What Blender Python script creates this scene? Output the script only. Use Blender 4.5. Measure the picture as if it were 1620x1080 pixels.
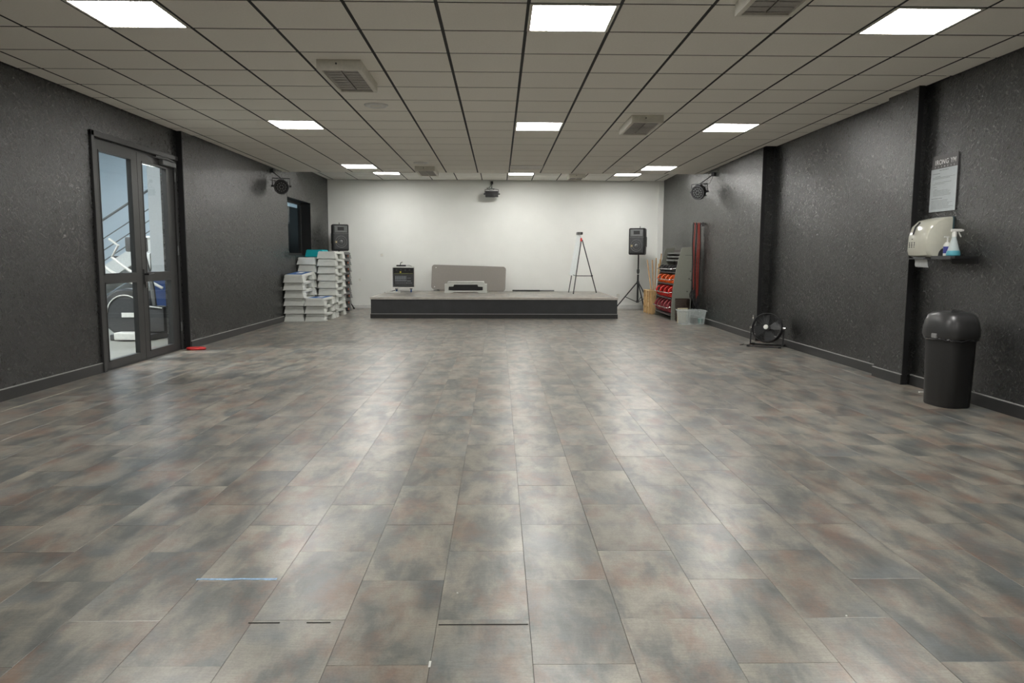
import bpy, bmesh, math, random
from mathutils import Vector, Matrix
random.seed(7)
PI = math.pi
for o in list(bpy.data.objects): bpy.data.objects.remove(o)
scn = bpy.context.scene
COL = scn.collection

# ------------------------------------------------------------------ camera
FPX = 1179.36
CR = Vector((0.99984153, -0.01741067, 0.00371322))
CU = Vector((-0.00177076, 0.11028237, 0.99389872))
CF = Vector((0.01771395, 0.99374779, -0.11023407))
CAM = Vector((0, 0, 1.22))
cam_data = bpy.data.cameras.new('camera')
cam_data.sensor_width = 36; cam_data.lens = FPX * 36 / 1620
cam_data.clip_start = 0.05; cam_data.clip_end = 200
cam = bpy.data.objects.new('camera', cam_data); COL.objects.link(cam)
M = Matrix((CR, CU, -CF)).transposed().to_4x4(); M.translation = CAM
cam.matrix_world = M
scn.camera = cam

def at(x, y, ax, val):
    """the point of the plane axis=val seen at pixel x, y of the 1620x1080 photograph"""
    d = CR * ((x - 810) / FPX) + CU * ((540 - y) / FPX) + CF
    t = (val - CAM[ax]) / d[ax]
    return CAM + d * t

# ------------------------------------------------------------------ world and exposure
w = bpy.data.worlds.new('world'); scn.world = w; w.use_nodes = True
w.node_tree.nodes['Background'].inputs[0].default_value = (0.55, 0.65, 0.8, 1)
w.node_tree.nodes['Background'].inputs[1].default_value = 0.15
vs = scn.view_settings
vs.view_transform = 'Standard'; vs.look = 'None'; vs.gamma = 1; vs.use_curve_mapping = False
vs.exposure = 0.0
PANEL = 48.0          # strength of the lit ceiling panels
GYM = 60.0            # strength of the lit panels in the neighbouring gym

# ------------------------------------------------------------------ materials
def mat(name, col, rough=0.5, metal=0.0, noise=0.06, scale=30.0, bump=0.0, spec=0.5, emit=None, stretch=(1, 1, 1), coat=0.0):
    m = bpy.data.materials.new(name); m.use_nodes = True
    nt = m.node_tree; N = nt.nodes; L = nt.links
    b = N['Principled BSDF']
    b.inputs['Roughness'].default_value = rough
    b.inputs['Metallic'].default_value = metal
    b.inputs['Specular IOR Level'].default_value = spec
    b.inputs['Coat Weight'].default_value = coat
    tc = N.new('ShaderNodeTexCoord'); mp = N.new('ShaderNodeMapping'); mp.inputs['Scale'].default_value = stretch
    nz = N.new('ShaderNodeTexNoise'); nz.inputs['Scale'].default_value = scale; nz.inputs['Detail'].default_value = 4
    L.new(tc.outputs['Object'], mp.inputs[0]); L.new(mp.outputs[0], nz.inputs['Vector'])
    rp = N.new('ShaderNodeMapRange')
    rp.inputs['To Min'].default_value = 1 - noise; rp.inputs['To Max'].default_value = 1 + noise
    rp.inputs['From Min'].default_value = 0.3; rp.inputs['From Max'].default_value = 0.7
    L.new(nz.outputs['Fac'], rp.inputs['Value'])
    mx = N.new('ShaderNodeVectorMath'); mx.operation = 'SCALE'
    mx.inputs[0].default_value = col[:3]
    L.new(rp.outputs[0], mx.inputs['Scale'])
    L.new(mx.outputs[0], b.inputs['Base Color'])
    if bump:
        bp = N.new('ShaderNodeBump'); bp.inputs['Strength'].default_value = bump; bp.inputs['Distance'].default_value = 0.01
        L.new(nz.outputs['Fac'], bp.inputs['Height']); L.new(bp.outputs[0], b.inputs['Normal'])
    if emit:
        b.inputs['Emission Color'].default_value = (*emit[0], 1); b.inputs['Emission Strength'].default_value = emit[1]
    return m

def osb(name, col, rough=0.42, amt=0.55, spec=0.5):
    """matt black paint over strand board: short crossing flakes in relief"""
    m = bpy.data.materials.new(name); m.use_nodes = True
    nt = m.node_tree; N = nt.nodes; L = nt.links; b = N['Principled BSDF']
    b.inputs['Specular IOR Level'].default_value = spec
    tc = N.new('ShaderNodeTexCoord')
    hs = []
    for k, (rot, sc, vs_) in enumerate([(0.5, (16, 14, 52), 1.0), (-0.6, (16, 15, 50), 1.0), (1.35, (16, 14, 56), 1.0)]):
        mp = N.new('ShaderNodeMapping'); mp.inputs['Rotation'].default_value = (rot, 0, 0); mp.inputs['Scale'].default_value = (sc[0], sc[1], sc[2])
        mp.inputs['Location'].default_value = (k * 3.1, k * 7.7, k)
        mp.vector_type = 'POINT'
        L.new(tc.outputs['Object'], mp.inputs[0])
        # rotate first, then stretch
        mp2 = N.new('ShaderNodeMapping'); mp2.inputs['Scale'].default_value = sc
        mp.inputs['Scale'].default_value = (1, 1, 1)
        L.new(mp.outputs[0], mp2.inputs[0])
        v = N.new('ShaderNodeTexNoise'); v.inputs['Scale'].default_value = 1.0; v.inputs['Detail'].default_value = 6; v.inputs['Roughness'].default_value = 0.68
        L.new(mp2.outputs[0], v.inputs['Vector'])
        hs.append(v.outputs['Fac'])
    a = N.new('ShaderNodeMath'); a.operation = 'MAXIMUM'; L.new(hs[0], a.inputs[0]); L.new(hs[1], a.inputs[1])
    c = N.new('ShaderNodeMath'); c.operation = 'MAXIMUM'; L.new(a.outputs[0], c.inputs[0]); L.new(hs[2], c.inputs[1])
    f = N.new('ShaderNodeMapRange'); f.inputs['From Min'].default_value = 0.44; f.inputs['From Max'].default_value = 0.72
    L.new(c.outputs[0], f.inputs['Value'])
    bp = N.new('ShaderNodeBump'); bp.inputs['Strength'].default_value = amt; bp.inputs['Distance'].default_value = 0.0055
    L.new(f.outputs[0], bp.inputs['Height']); L.new(bp.outputs[0], b.inputs['Normal'])
    big = N.new('ShaderNodeTexNoise'); big.inputs['Scale'].default_value = 2.2; big.inputs['Detail'].default_value = 6
    L.new(tc.outputs['Object'], big.inputs['Vector'])
    sm = N.new('ShaderNodeMath'); sm.operation = 'MULTIPLY_ADD'; sm.inputs[1].default_value = 0.55; L.new(f.outputs[0], sm.inputs[0]); L.new(big.outputs['Fac'], sm.inputs[2])
    r = N.new('ShaderNodeValToRGB')
    r.color_ramp.elements[0].position = 0.5; r.color_ramp.elements[0].color = (*[q * 0.5 for q in col], 1)
    r.color_ramp.elements[1].position = 1.0; r.color_ramp.elements[1].color = (*[q * 3.0 for q in col], 1)
    L.new(sm.outputs[0], r.inputs[0]); L.new(r.outputs[0], b.inputs['Base Color'])
    rr = N.new('ShaderNodeMapRange'); rr.inputs['To Min'].default_value = rough + 0.14; rr.inputs['To Max'].default_value = rough - 0.08
    L.new(f.outputs[0], rr.inputs['Value']); L.new(rr.outputs[0], b.inputs['Roughness'])
    return m

def floor_mat():
    """mottled stone-look vinyl: slate, taupe, rust and beige clouds with a fine cross grain, different on each tile"""
    m = bpy.data.materials.new('stone_vinyl'); m.use_nodes = True
    nt = m.node_tree; N = nt.nodes; L = nt.links; b = N['Principled BSDF']
    b.inputs['Specular IOR Level'].default_value = 1.0
    tc = N.new('ShaderNodeTexCoord'); at_ = N.new('ShaderNodeAttribute'); at_.attribute_name = 'tile_random'
    off = N.new('ShaderNodeCombineXYZ')
    for k, f in enumerate((37.0, 91.0, 53.0)):
        mm = N.new('ShaderNodeMath'); mm.operation = 'MULTIPLY'; mm.inputs[1].default_value = f
        L.new(at_.outputs['Fac'], mm.inputs[0]); L.new(mm.outputs[0], off.inputs[k])
    ad = N.new('ShaderNodeVectorMath'); ad.operation = 'ADD'; L.new(tc.outputs['Object'], ad.inputs[0]); L.new(off.outputs[0], ad.inputs[1])
    def noise(scale, detail, rough=0.55, st=(1, 1, 1), loc=(0, 0, 0), dist=0.0, src=ad.outputs[0]):
        mp = N.new('ShaderNodeMapping'); mp.inputs['Scale'].default_value = st; mp.inputs['Location'].default_value = loc
        L.new(src, mp.inputs[0])
        n = N.new('ShaderNodeTexNoise'); n.inputs['Scale'].default_value = scale; n.inputs['Detail'].default_value = detail
        n.inputs['Roughness'].default_value = rough; n.inputs['Distortion'].default_value = dist
        L.new(mp.outputs[0], n.inputs['Vector']); return n.outputs['Fac']
    def ramp(src, els):
        r = N.new('ShaderNodeValToRGB'); r.color_ramp.elements[0].position = els[0][0]; r.color_ramp.elements[0].color = (*els[0][1], 1)
        r.color_ramp.elements[1].position = els[-1][0]; r.color_ramp.elements[1].color = (*els[-1][1], 1)
        for p, c in els[1:-1]:
            e = r.color_ramp.elements.new(p); e.color = (*c, 1)
        L.new(src, r.inputs[0]); return r.outputs[0]
    def mix(f, a, b_, mode='MIX'):
        x = N.new('ShaderNodeMix'); x.data_type = 'RGBA'; x.blend_type = mode
        if isinstance(f, float): x.inputs[0].default_value = f
        else: L.new(f, x.inputs[0])
        L.new(a, x.inputs[6]); L.new(b_, x.inputs[7]); return x.outputs[2]
    base = ramp(noise(4.6, 9, 0.62, (1.35, 0.55, 1), dist=0.25),
                [(0.33, (0.075, 0.078, 0.074)), (0.44, (0.130, 0.132, 0.120)), (0.52, (0.218, 0.203, 0.170)), (0.66, (0.315, 0.293, 0.244))])
    rust = ramp(noise(4.6, 7, 0.68, (1.1, 0.6, 1), (9, 3, 1)), [(0.49, (0, 0, 0)), (0.68, (1, 1, 1))])
    rc = N.new('ShaderNodeRGB'); rc.outputs[0].default_value = (0.215, 0.112, 0.072, 1)
    sp = N.new('ShaderNodeMath'); sp.operation = 'MULTIPLY'; sp.inputs[1].default_value = 0.66; L.new(rust, sp.inputs[0])
    c1 = mix(sp.outputs[0], base, rc.outputs[0])
    blue = ramp(noise(3.6, 5, 0.6, (1, 0.8, 1), (2, 13, 5)), [(0.52, (0, 0, 0)), (0.68, (1, 1, 1))])
    bc = N.new('ShaderNodeRGB'); bc.outputs[0].default_value = (0.125, 0.148, 0.158, 1)
    sb = N.new('ShaderNodeMath'); sb.operation = 'MULTIPLY'; sb.inputs[1].default_value = 0.6; L.new(blue, sb.inputs[0])
    c2 = mix(sb.outputs[0], c1, bc.outputs[0])
    grain = ramp(noise(60, 3, 0.6, (0.25, 2.2, 1)), [(0.3, (0.88, 0.88, 0.88)), (0.7, (1.1, 1.1, 1.1))])
    c3 = mix(1.0, c2, grain, 'MULTIPLY')
    speck = ramp(noise(140, 2, 0.5), [(0.3, (0.86, 0.86, 0.86)), (0.6, (1.05, 1.05, 1.05))])
    c4 = mix(1.0, c3, speck, 'MULTIPLY')
    tone = N.new('ShaderNodeMapRange'); tone.inputs['To Min'].default_value = 0.86; tone.inputs['To Max'].default_value = 1.14
    wn = N.new('ShaderNodeTexWhiteNoise'); wn.noise_dimensions = '1D'; L.new(at_.outputs['Fac'], wn.inputs['W']); L.new(wn.outputs['Value'], tone.inputs['Value'])
    sc = N.new('ShaderNodeVectorMath'); sc.operation = 'SCALE'; L.new(c4, sc.inputs[0]); L.new(tone.outputs[0], sc.inputs['Scale'])
    L.new(sc.outputs[0], b.inputs['Base Color'])
    rr = N.new('ShaderNodeMapRange'); rr.inputs['To Min'].default_value = 0.25; rr.inputs['To Max'].default_value = 0.38
    L.new(noise(6, 4), rr.inputs['Value']); L.new(rr.outputs[0], b.inputs['Roughness'])
    bp = N.new('ShaderNodeBump'); bp.inputs['Strength'].default_value = 0.16; bp.inputs['Distance'].default_value = 0.002
    L.new(noise(60, 3, 0.6, (0.4, 2.2, 1)), bp.inputs['Height']); L.new(bp.outputs[0], b.inputs['Normal'])
    return m

def glass_mat(name, tint=(0.92, 0.96, 1.0), rough=0.0, ior=1.5):
    m = bpy.data.materials.new(name); m.use_nodes = True
    nt = m.node_tree; N = nt.nodes; L = nt.links
    N.remove(N['Principled BSDF'])
    t = N.new('ShaderNodeBsdfTransparent'); t.inputs[0].default_value = (*tint, 1)
    g = N.new('ShaderNodeBsdfGlossy'); g.inputs['Roughness'].default_value = rough
    fr = N.new('ShaderNodeFresnel'); fr.inputs[0].default_value = ior
    mx = N.new('ShaderNodeMixShader')
    L.new(fr.outputs[0], mx.inputs[0]); L.new(t.outputs[0], mx.inputs[1]); L.new(g.outputs[0], mx.inputs[2])
    L.new(mx.outputs[0], N['Material Output'].inputs[0])
    return m

def milky(name, col, mixf=0.45):
    m = bpy.data.materials.new(name); m.use_nodes = True
    nt = m.node_tree; N = nt.nodes; L = nt.links; b = N['Principled BSDF']
    b.inputs['Base Color'].default_value = (*col, 1); b.inputs['Roughness'].default_value = 0.3
    t = N.new('ShaderNodeBsdfTransparent'); mx = N.new('ShaderNodeMixShader'); mx.inputs[0].default_value = mixf
    L.new(t.outputs[0], mx.inputs[1]); L.new(b.outputs[0], mx.inputs[2]); L.new(mx.outputs[0], N['Material Output'].inputs[0])
    return m

def emis(name, col, st):
    m = bpy.data.materials.new(name); m.use_nodes = True
    b = m.node_tree.nodes['Principled BSDF']; b.inputs['Base Color'].default_value = (0.9, 0.9, 0.9, 1)
    b.inputs['Emission Color'].default_value = (*col, 1); b.inputs['Emission Strength'].default_value = st
    return m

BLACKWALL = osb('black_painted_strand_board', (0.0070, 0.0072, 0.0068), 0.25, 0.42, 0.85)
FLOOR = floor_mat()
SUB = mat('dark_seam_underlay', (0.03, 0.03, 0.03), 0.9)  # dark underlay that shows in the tile joints
WHITEWALL = mat('white_wall_paint', (0.80, 0.81, 0.775), 0.75, noise=0.015, scale=3)
TILE = mat('grey_ceiling_tile', (0.88, 0.855, 0.78), 0.9, noise=0.02, scale=60, bump=0.05)
TILE2 = mat('pale_ceiling_tile', (0.80, 0.785, 0.73), 0.9, noise=0.03, scale=60)
GRID = mat('black_ceiling_grid', (0.012, 0.012, 0.011), 0.7)
SKIRT = mat('charcoal_skirting', (0.028, 0.028, 0.028), 0.4, noise=0.1)
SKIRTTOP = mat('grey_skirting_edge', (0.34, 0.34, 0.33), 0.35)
WSKIRT = mat('white_skirting', (0.72, 0.73, 0.71), 0.5)
DFRAME = mat('anthracite_aluminium', (0.05, 0.05, 0.05), 0.42, metal=0.3)
BLACK = mat('black_plastic', (0.014, 0.014, 0.015), 0.45)
BLACKR = mat('black_rubber', (0.02, 0.02, 0.02), 0.75)
DGREY = mat('dark_grey_plastic', (0.05, 0.052, 0.054), 0.5, noise=0.1)
MGREY = mat('mid_grey_plastic', (0.12, 0.125, 0.125), 0.5, noise=0.1)
GLASS = glass_mat('clear_door_glass')
WGLASS = glass_mat('window_glass', (0.8, 0.9, 0.95))
STEPW = mat('off_white_step_plastic', (0.60, 0.615, 0.58), 0.5, noise=0.04, scale=12)
STEPT = mat('teal_step_plastic', (0.0, 0.44, 0.50), 0.45, noise=0.05)
STEPB = mat('blue_step_mat', (0.03, 0.10, 0.27), 0.8, noise=0.12)
STEPD = mat('charcoal_step_plastic', (0.075, 0.078, 0.078), 0.5, noise=0.1)
STEPD2 = mat('grey_step_riser', (0.13, 0.135, 0.13), 0.5, noise=0.1)
ORANGE = mat('orange_sticker', (0.85, 0.16, 0.03), 0.5)
CHROME = mat('chrome_steel', (0.6, 0.6, 0.6), 0.2, metal=1.0)
ALU = mat('brushed_aluminium_trim', (0.60, 0.57, 0.52), 0.4, metal=0.6, noise=0.1, scale=8, stretch=(1, 1, 1))
STAGEF = mat('charcoal_stage_board', (0.036, 0.038, 0.040), 0.5, noise=0.12, scale=5)
WHITEP = mat('white_plastic', (0.72, 0.72, 0.68), 0.35)
CREAM = mat('glossy_cream_plastic', (0.56, 0.555, 0.47), 0.18, noise=0.02, coat=0.4)
TAUPE = mat('taupe_laminate', (0.235, 0.215, 0.195), 0.45, noise=0.03)
WOOD = mat('pale_pine', (0.62, 0.42, 0.20), 0.6, noise=0.18, scale=9, stretch=(6, 6, 1))
WOODD = mat('honey_wood_stick', (0.50, 0.30, 0.13), 0.5, noise=0.15, scale=10)
RACKG = mat('sage_grey_steel', (0.23, 0.235, 0.20), 0.45, noise=0.03)
ORG = mat('orange_plate_rubber', (0.90, 0.13, 0.015), 0.4)
RED = mat('red_plate_rubber', (0.72, 0.035, 0.03), 0.4)
MAR = mat('maroon_plate_rubber', (0.30, 0.045, 0.055), 0.45)
BAND = mat('red_band_rubber', (0.27, 0.032, 0.02), 0.5)
BROWN = mat('brown_basket', (0.055, 0.038, 0.028), 0.7, noise=0.2, scale=40)
BEIGE = mat('beige_card', (0.60, 0.52, 0.36), 0.7)
CLEARBOX = milky('frosted_clear_plastic', (0.70, 0.76, 0.75), 0.26)
PAPER = mat('white_paper', (0.66, 0.68, 0.68), 0.7)
NAVY = mat('navy_wall_paint', (0.012, 0.04, 0.14), 0.6, noise=0.05)
GYMW = mat('pale_blue_wall_paint', (0.62, 0.70, 0.74), 0.8, noise=0.02, scale=2)
GYMG = mat('grey_gym_wall', (0.42, 0.45, 0.46), 0.8, noise=0.03)
GYMF = mat('pale_oak_floor', (0.22, 0.22, 0.19), 0.5, noise=0.12, scale=8, stretch=(0.3, 4, 1))
TAPE = mat('light_blue_tape', (0.32, 0.50, 0.72), 0.6, noise=0.25, scale=60)
CORD = mat('black_cable', (0.02, 0.02, 0.02), 0.6)
GREYTXT = mat('pale_print', (0.75, 0.75, 0.75), 0.6)
DARKTXT = mat('dark_print', (0.12, 0.13, 0.14), 0.6)
LIQ = milky('turquoise_liquid', (0.10, 0.42, 0.52), 0.9)
BOTTLE = milky('translucent_white_bottle', (0.72, 0.80, 0.80), 0.6)
LIT = emis('lit_led_diffuser', (1.0, 0.985, 0.95), PANEL)
LITD = emis('added_gym_fill_light', (1.0, 0.96, 0.88), 150)  # added strong source, throws a warm patch through the glass door
LITG = emis('lit_gym_diffuser', (0.86, 0.94, 1.0), GYM)
UNLIT = mat('unlit_diffuser', (0.72, 0.71, 0.66), 0.6)
HEATG = mat('grey_heater_grille', (0.38, 0.365, 0.335), 0.6, noise=0.1, scale=80)
SENSORW = mat('warm_white_metal', (0.72, 0.70, 0.62), 0.5)
AMPB = mat('blue_castor', (0.02, 0.10, 0.35), 0.5)

# ------------------------------------------------------------------ mesh helpers
class MB:
    def __init__(s): s.bm = bmesh.new()
    def add(s, verts, faces, mtx=None):
        vs_ = [s.bm.verts.new((mtx @ Vector(v)) if mtx else v) for v in verts]
        for f in faces:
            try: s.bm.faces.new([vs_[i] for i in f])
            except ValueError: pass
        return vs_
    def box(s, x0, x1, y0, y1, z0, z1, bev=0.0, mtx=None, seg=2):
        t = bmesh.new()
        v = [t.verts.new(p) for p in ((x0, y0, z0), (x1, y0, z0), (x1, y1, z0), (x0, y1, z0), (x0, y0, z1), (x1, y0, z1), (x1, y1, z1), (x0, y1, z1))]
        for f in ((3, 2, 1, 0), (4, 5, 6, 7), (0, 1, 5, 4), (1, 2, 6, 5), (2, 3, 7, 6), (3, 0, 4, 7)): t.faces.new([v[i] for i in f])
        if bev: bmesh.ops.bevel(t, geom=t.edges[:], offset=bev, segments=seg, affect='EDGES', profile=0.6)
        s.merge(t, mtx); return s
    def merge(s, t, mtx=None):
        if mtx: bmesh.ops.transform(t, matrix=mtx, verts=t.verts)
        me = bpy.data.meshes.new('tmp'); t.to_mesh(me); t.free(); s.bm.from_mesh(me); bpy.data.meshes.remove(me)
    def loft(s, rings, cap=True, close=False):
        R = [[s.bm.verts.new(p) for p in r] for r in rings]; n = len(R[0])
        pairs = list(zip(R[:-1], R[1:])) + ([(R[-1], R[0])] if close else [])
        for a, b in pairs:
            for i in range(n): s.bm.faces.new((a[i], a[(i + 1) % n], b[(i + 1) % n], b[i]))
        if cap and not close:
            s.bm.faces.new(R[0][::-1]); s.bm.faces.new(R[-1])
        return s
    def tube(s, pts, r, n=8, r2=None):
        pts = [Vector(p) for p in pts]; rings = []
        up = None
        for i, p in enumerate(pts):
            d = (pts[min(i + 1, len(pts) - 1)] - pts[max(i - 1, 0)]).normalized()
            if up is None: up = Vector((0, 0, 1)) if abs(d.z) < 0.9 else Vector((1, 0, 0))
            a = d.cross(up).normalized(); b = a.cross(d).normalized(); up = b
            rr = r if r2 is None else r + (r2 - r) * i / (len(pts) - 1)
            rings.append([p + a * math.cos(2 * PI * k / n) * rr + b * math.sin(2 * PI * k / n) * rr for k in range(n)])
        return s.loft(rings)
    def torus(s, c, R, r, nrm=(0, 0, 1), n=32, m=6, sx=1.0):
        c = Vector(c); nrm = Vector(nrm).normalized(); a = nrm.orthogonal().normalized(); b = nrm.cross(a)
        rings = []
        for i in range(n):
            t = 2 * PI * i / n; d = a * math.cos(t) + b * math.sin(t)
            rings.append([c + d * (R + r * math.cos(2 * PI * k / m)) + nrm * r * math.sin(2 * PI * k / m) for k in range(m)])
        return s.loft(rings, close=True)
    def lathe(s, prof, n=24, c=(0, 0, 0), mtx=None, cap=True):
        rings = []
        for r, z in prof:
            rings.append([Vector((c[0] + r * math.cos(2 * PI * k / n), c[1] + r * math.sin(2 * PI * k / n), c[2] + z)) for k in range(n)])
        if mtx: rings = [[mtx @ p for p in q] for q in rings]
        return s.loft(rings, cap=cap)
    def prism(s, poly, d0, d1, axis=1, bev=0.0):
        """polygon of (a, b) pairs extruded along axis: 0 -> (y,z) poly, 1 -> (x,z) poly, 2 -> (x,y) poly"""
        f = {0: lambda a, b, d: (d, a, b), 1: lambda a, b, d: (a, d, b), 2: lambda a, b, d: (a, b, d)}[axis]
        t = bmesh.new()
        A = [t.verts.new(f(a, b, d0)) for a, b in poly]; B = [t.verts.new(f(a, b, d1)) for a, b in poly]; n = len(poly)
        t.faces.new(A[::-1]); t.faces.new(B)
        for i in range(n): t.faces.new((A[i], A[(i + 1) % n], B[(i + 1) % n], B[i]))
        if bev: bmesh.ops.bevel(t, geom=t.edges[:], offset=bev, segments=2, affect='EDGES')
        s.merge(t); return s
    def build(s, name, m, parent=None, smooth=False, loc=None, mods=None):
        bmesh.ops.recalc_face_normals(s.bm, faces=s.bm.faces[:])
        me = bpy.data.meshes.new(name); s.bm.to_mesh(me); s.bm.free()
        if m: me.materials.append(m)
        if smooth:
            for p in me.polygons: p.use_smooth = True
        o = bpy.data.objects.new(name, me); COL.objects.link(o)
        if smooth:
            try:
                me.set_sharp_from_angle(angle=math.radians(38))
            except Exception: pass
        if parent: o.parent = parent
        if loc: o.location = loc
        return o

def tag(o, label=None, cat=None, group=None, kind=None):
    if label: o['label'] = label
    if cat: o['category'] = cat
    if group: o['group'] = group
    if kind: o['kind'] = kind
    return o
def empty(name, loc=(0, 0, 0), rz=0.0, **k):
    o = bpy.data.objects.new(name, None); COL.objects.link(o); o.location = loc; o.rotation_euler = (0, 0, rz); o.empty_display_size = 0.1
    return tag(o, **k)
def copy_tree(o, parent=None):
    c = o.copy(); COL.objects.link(c); c.parent = parent
    for ch in [q for q in kids.get(o.name, [])]: copy_tree(ch, c)
    return c
kids = {}
def reg(root):
    def rec(o):
        kids[o.name] = [c for c in bpy.data.objects if c.parent == o]
        for c in kids[o.name]: rec(c)
    rec(root)
ORD = ['first', 'second', 'third', 'fourth', 'fifth', 'sixth', 'seventh', 'eighth', 'ninth', 'tenth', 'eleventh']
def box_obj(name, b, m, parent=None, bev=0.0, kind=None):
    o = MB().box(*b, bev=bev).build(name, m, parent)
    if kind: o['kind'] = kind
    return o
def struct(name, mb, m): return tag(mb.build(name, m), kind='structure')

# ------------------------------------------------------------------ room dimensions
CZ, CZ2 = 2.859, 3.11            # main ceiling, raised ceiling at the back
YE, YB, YR = 14.62, 18.4, -2.2   # ceiling step, back wall, rear wall behind the camera
XLN, XLF = -4.22, -4.15          # left wall, near and far part
XC, XP, XBW = 4.06, 3.97, 4.05   # right wall: near, pilaster, middle
def xa(y): return 3.89 + (y - 11.15) / (YB - 11.15) * 0.12   # right wall, far part

# ---- walls
b = MB()
b.box(-4.44, XLN, YR, 7.95, 0, CZ); b.box(-4.44, XLN, 7.95, 10.02, 2.51, CZ); b.box(-4.44, XLN, 10.02, 10.06, 0, CZ)
struct('wall_left', b, BLACKWALL)
b = MB(); W0, W1, WZ0, WZ1 = 14.90, 16.70, 1.275, 2.42
b.box(-4.44, XLF, 10.06, W0, 0, 3.2); b.box(-4.44, XLF, W1, YB, 0, 3.2); b.box(-4.44, XLF, W0, W1, 0, WZ0); b.box(-4.44, XLF, W0, W1, WZ1, 3.2)
struct('wall_left', b, BLACKWALL)
struct('wall_right', MB().box(XC, 4.3, YR, 7.2, 0, CZ), BLACKWALL)
struct('wall_right', MB().box(XBW, 4.3, 7.75, 11.15, 0, CZ), BLACKWALL)
struct('trim_1', MB().box(XP, 4.3, 7.2, 7.75, 0, CZ), BLACKWALL)
b = MB(); b.prism([(xa(11.15), 11.15), (4.3, 11.15), (4.3, YB), (xa(YB), YB)], 0, 3.2, axis=2)
struct('wall_right', b, BLACKWALL)
# black strips put the shade of the camera-facing wall returns into colour
struct('shade_trim_2', MB().box(XP - 0.004, XP + 0.05, 7.19, 7.2, 0.0, CZ), BLACK)
struct('shade_trim_3', MB().box(xa(11.15) - 0.004, xa(11.15) + 0.05, 11.14, 11.15, 0.0, CZ), BLACK)
struct('shade_trim_4', MB().box(XLN - 0.01, XLF + 0.004, 10.035, 10.0605, 0.0, CZ), BLACK)
struct('wall_back', MB().box(-4.44, 4.3, YB, YB + 0.2, 0, 3.2), WHITEWALL)
struct('trim_5', MB().box(3.885, 4.02, YB - 0.05, YB, 0, CZ2 + .02), WHITEWALL)
struct('wall_front', MB().box(-4.44, 4.3, YR - 0.2, YR, 0, CZ), BLACKWALL)

# ---- skirting boards
def skirt(x, y0, y1, side, x1=None):
    x1 = x if x1 is None else x1; t = 0.014 * side
    e = MB()
    e.prism([(x, y0), (x1, y1), (x1 + t, y1), (x + t, y0)], 0.0, 0.098, axis=2)
    o = struct('baseboard_' + ('left' if side > 0 else 'right'), e, SKIRT)
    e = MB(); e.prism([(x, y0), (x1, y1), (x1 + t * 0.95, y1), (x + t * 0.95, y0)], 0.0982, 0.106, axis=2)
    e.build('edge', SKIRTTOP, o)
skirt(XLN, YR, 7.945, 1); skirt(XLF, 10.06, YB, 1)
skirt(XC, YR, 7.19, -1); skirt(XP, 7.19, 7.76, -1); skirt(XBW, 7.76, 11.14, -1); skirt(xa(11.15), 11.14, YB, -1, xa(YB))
o = struct('baseboard_back', MB().box(-4.13, 3.99, YB - 0.065, YB - 0.05, 0, 0.09).box(-4.13, 3.885, YB - 0.05, YB, 0, 0.09), WSKIRT)

# ------------------------------------------------------------------ ceiling: tiles in a black grid
X0, Y0, P = 0.19, 5.62, 0.6
slab = MB(); slab.box(-4.44, 4.3, YR, YE - 0.02, CZ + 0.03, CZ + 0.3).box(-4.44, 4.3, YE, YB, CZ2 + 0.03, CZ2 + 0.2)
ceiling = tag(slab.build('ceiling', GRID), kind='structure')
box_obj('ceiling_edge', (-4.2, 4.0, YE - 0.02, YE, CZ - 0.002, CZ2 + 0.03), TILE, ceiling)
LIGHTS = []     # (col, row) cells that hold a lit panel
for rj in (-8, -1, 6, 13):
    for ci in (-5, 0, 4): LIGHTS.append((ci, rj))
LIGHTS.remove((0, 13))
tile_cache = {}
def tile_mesh(w_, d_, m):
    k = (round(w_, 3), round(d_, 3), m.name)
    if k not in tile_cache:
        o = MB().box(-w_ / 2, w_ / 2, -d_ / 2, d_ / 2, 0, 0.022, bev=0.002, seg=1)
        bmesh.ops.recalc_face_normals(o.bm, faces=o.bm.faces[:])
        me = bpy.data.meshes.new('ceiling_tile'); o.bm.to_mesh(me); o.bm.free(); me.materials.append(m); tile_cache[k] = me
    return tile_cache[k]
GAP = 0.012
hid = MB()
def ctile(x0, x1, y0, y1, z, m, vis=True):
    x0 += GAP; x1 -= GAP; y0 += GAP; y1 -= GAP
    if x1 - x0 < 0.03 or y1 - y0 < 0.03: return
    if vis:
        o = bpy.data.objects.new('ceiling_tile', tile_mesh(x1 - x0, y1 - y0, m)); COL.objects.link(o)
        o.location = ((x0 + x1) / 2, (y0 + y1) / 2, z); o.parent = ceiling
        o.rotation_euler = (random.uniform(-1, 1) * 0.0012, random.uniform(-1, 1) * 0.0012, 0)
    else: hid.box(x0, x1, y0, y1, z, z + 0.022)
for j in range(-14, 15):
    y0 = Y0 + j * P; y1 = min(y0 + P, YE - 0.02); y0 = max(y0, YR)
    if y1 <= YR: continue
    for i in range(-8, 7):
        if (i, j) in LIGHTS or (i, j) == (0, 13): continue
        x0 = X0 + i * P; x1 = x0 + P
        xl = XLN if y0 < 10 else XLF
        xr = XC if y1 < 7.3 else (XBW if y0 < 11 else xa(y0))
        x0 = max(x0, xl); x1 = min(x1, xr)
        ctile(x0, x1, y0, y1, CZ, TILE, vis=j >= -1)
    if j > -14 and y0 > YR:
        o = box_obj('grid_cross_bar', (-4.21, 4.0, y0 - 0.0125, y0 + 0.0125, CZ + 0.003, CZ + 0.02), GRID, ceiling)
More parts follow.
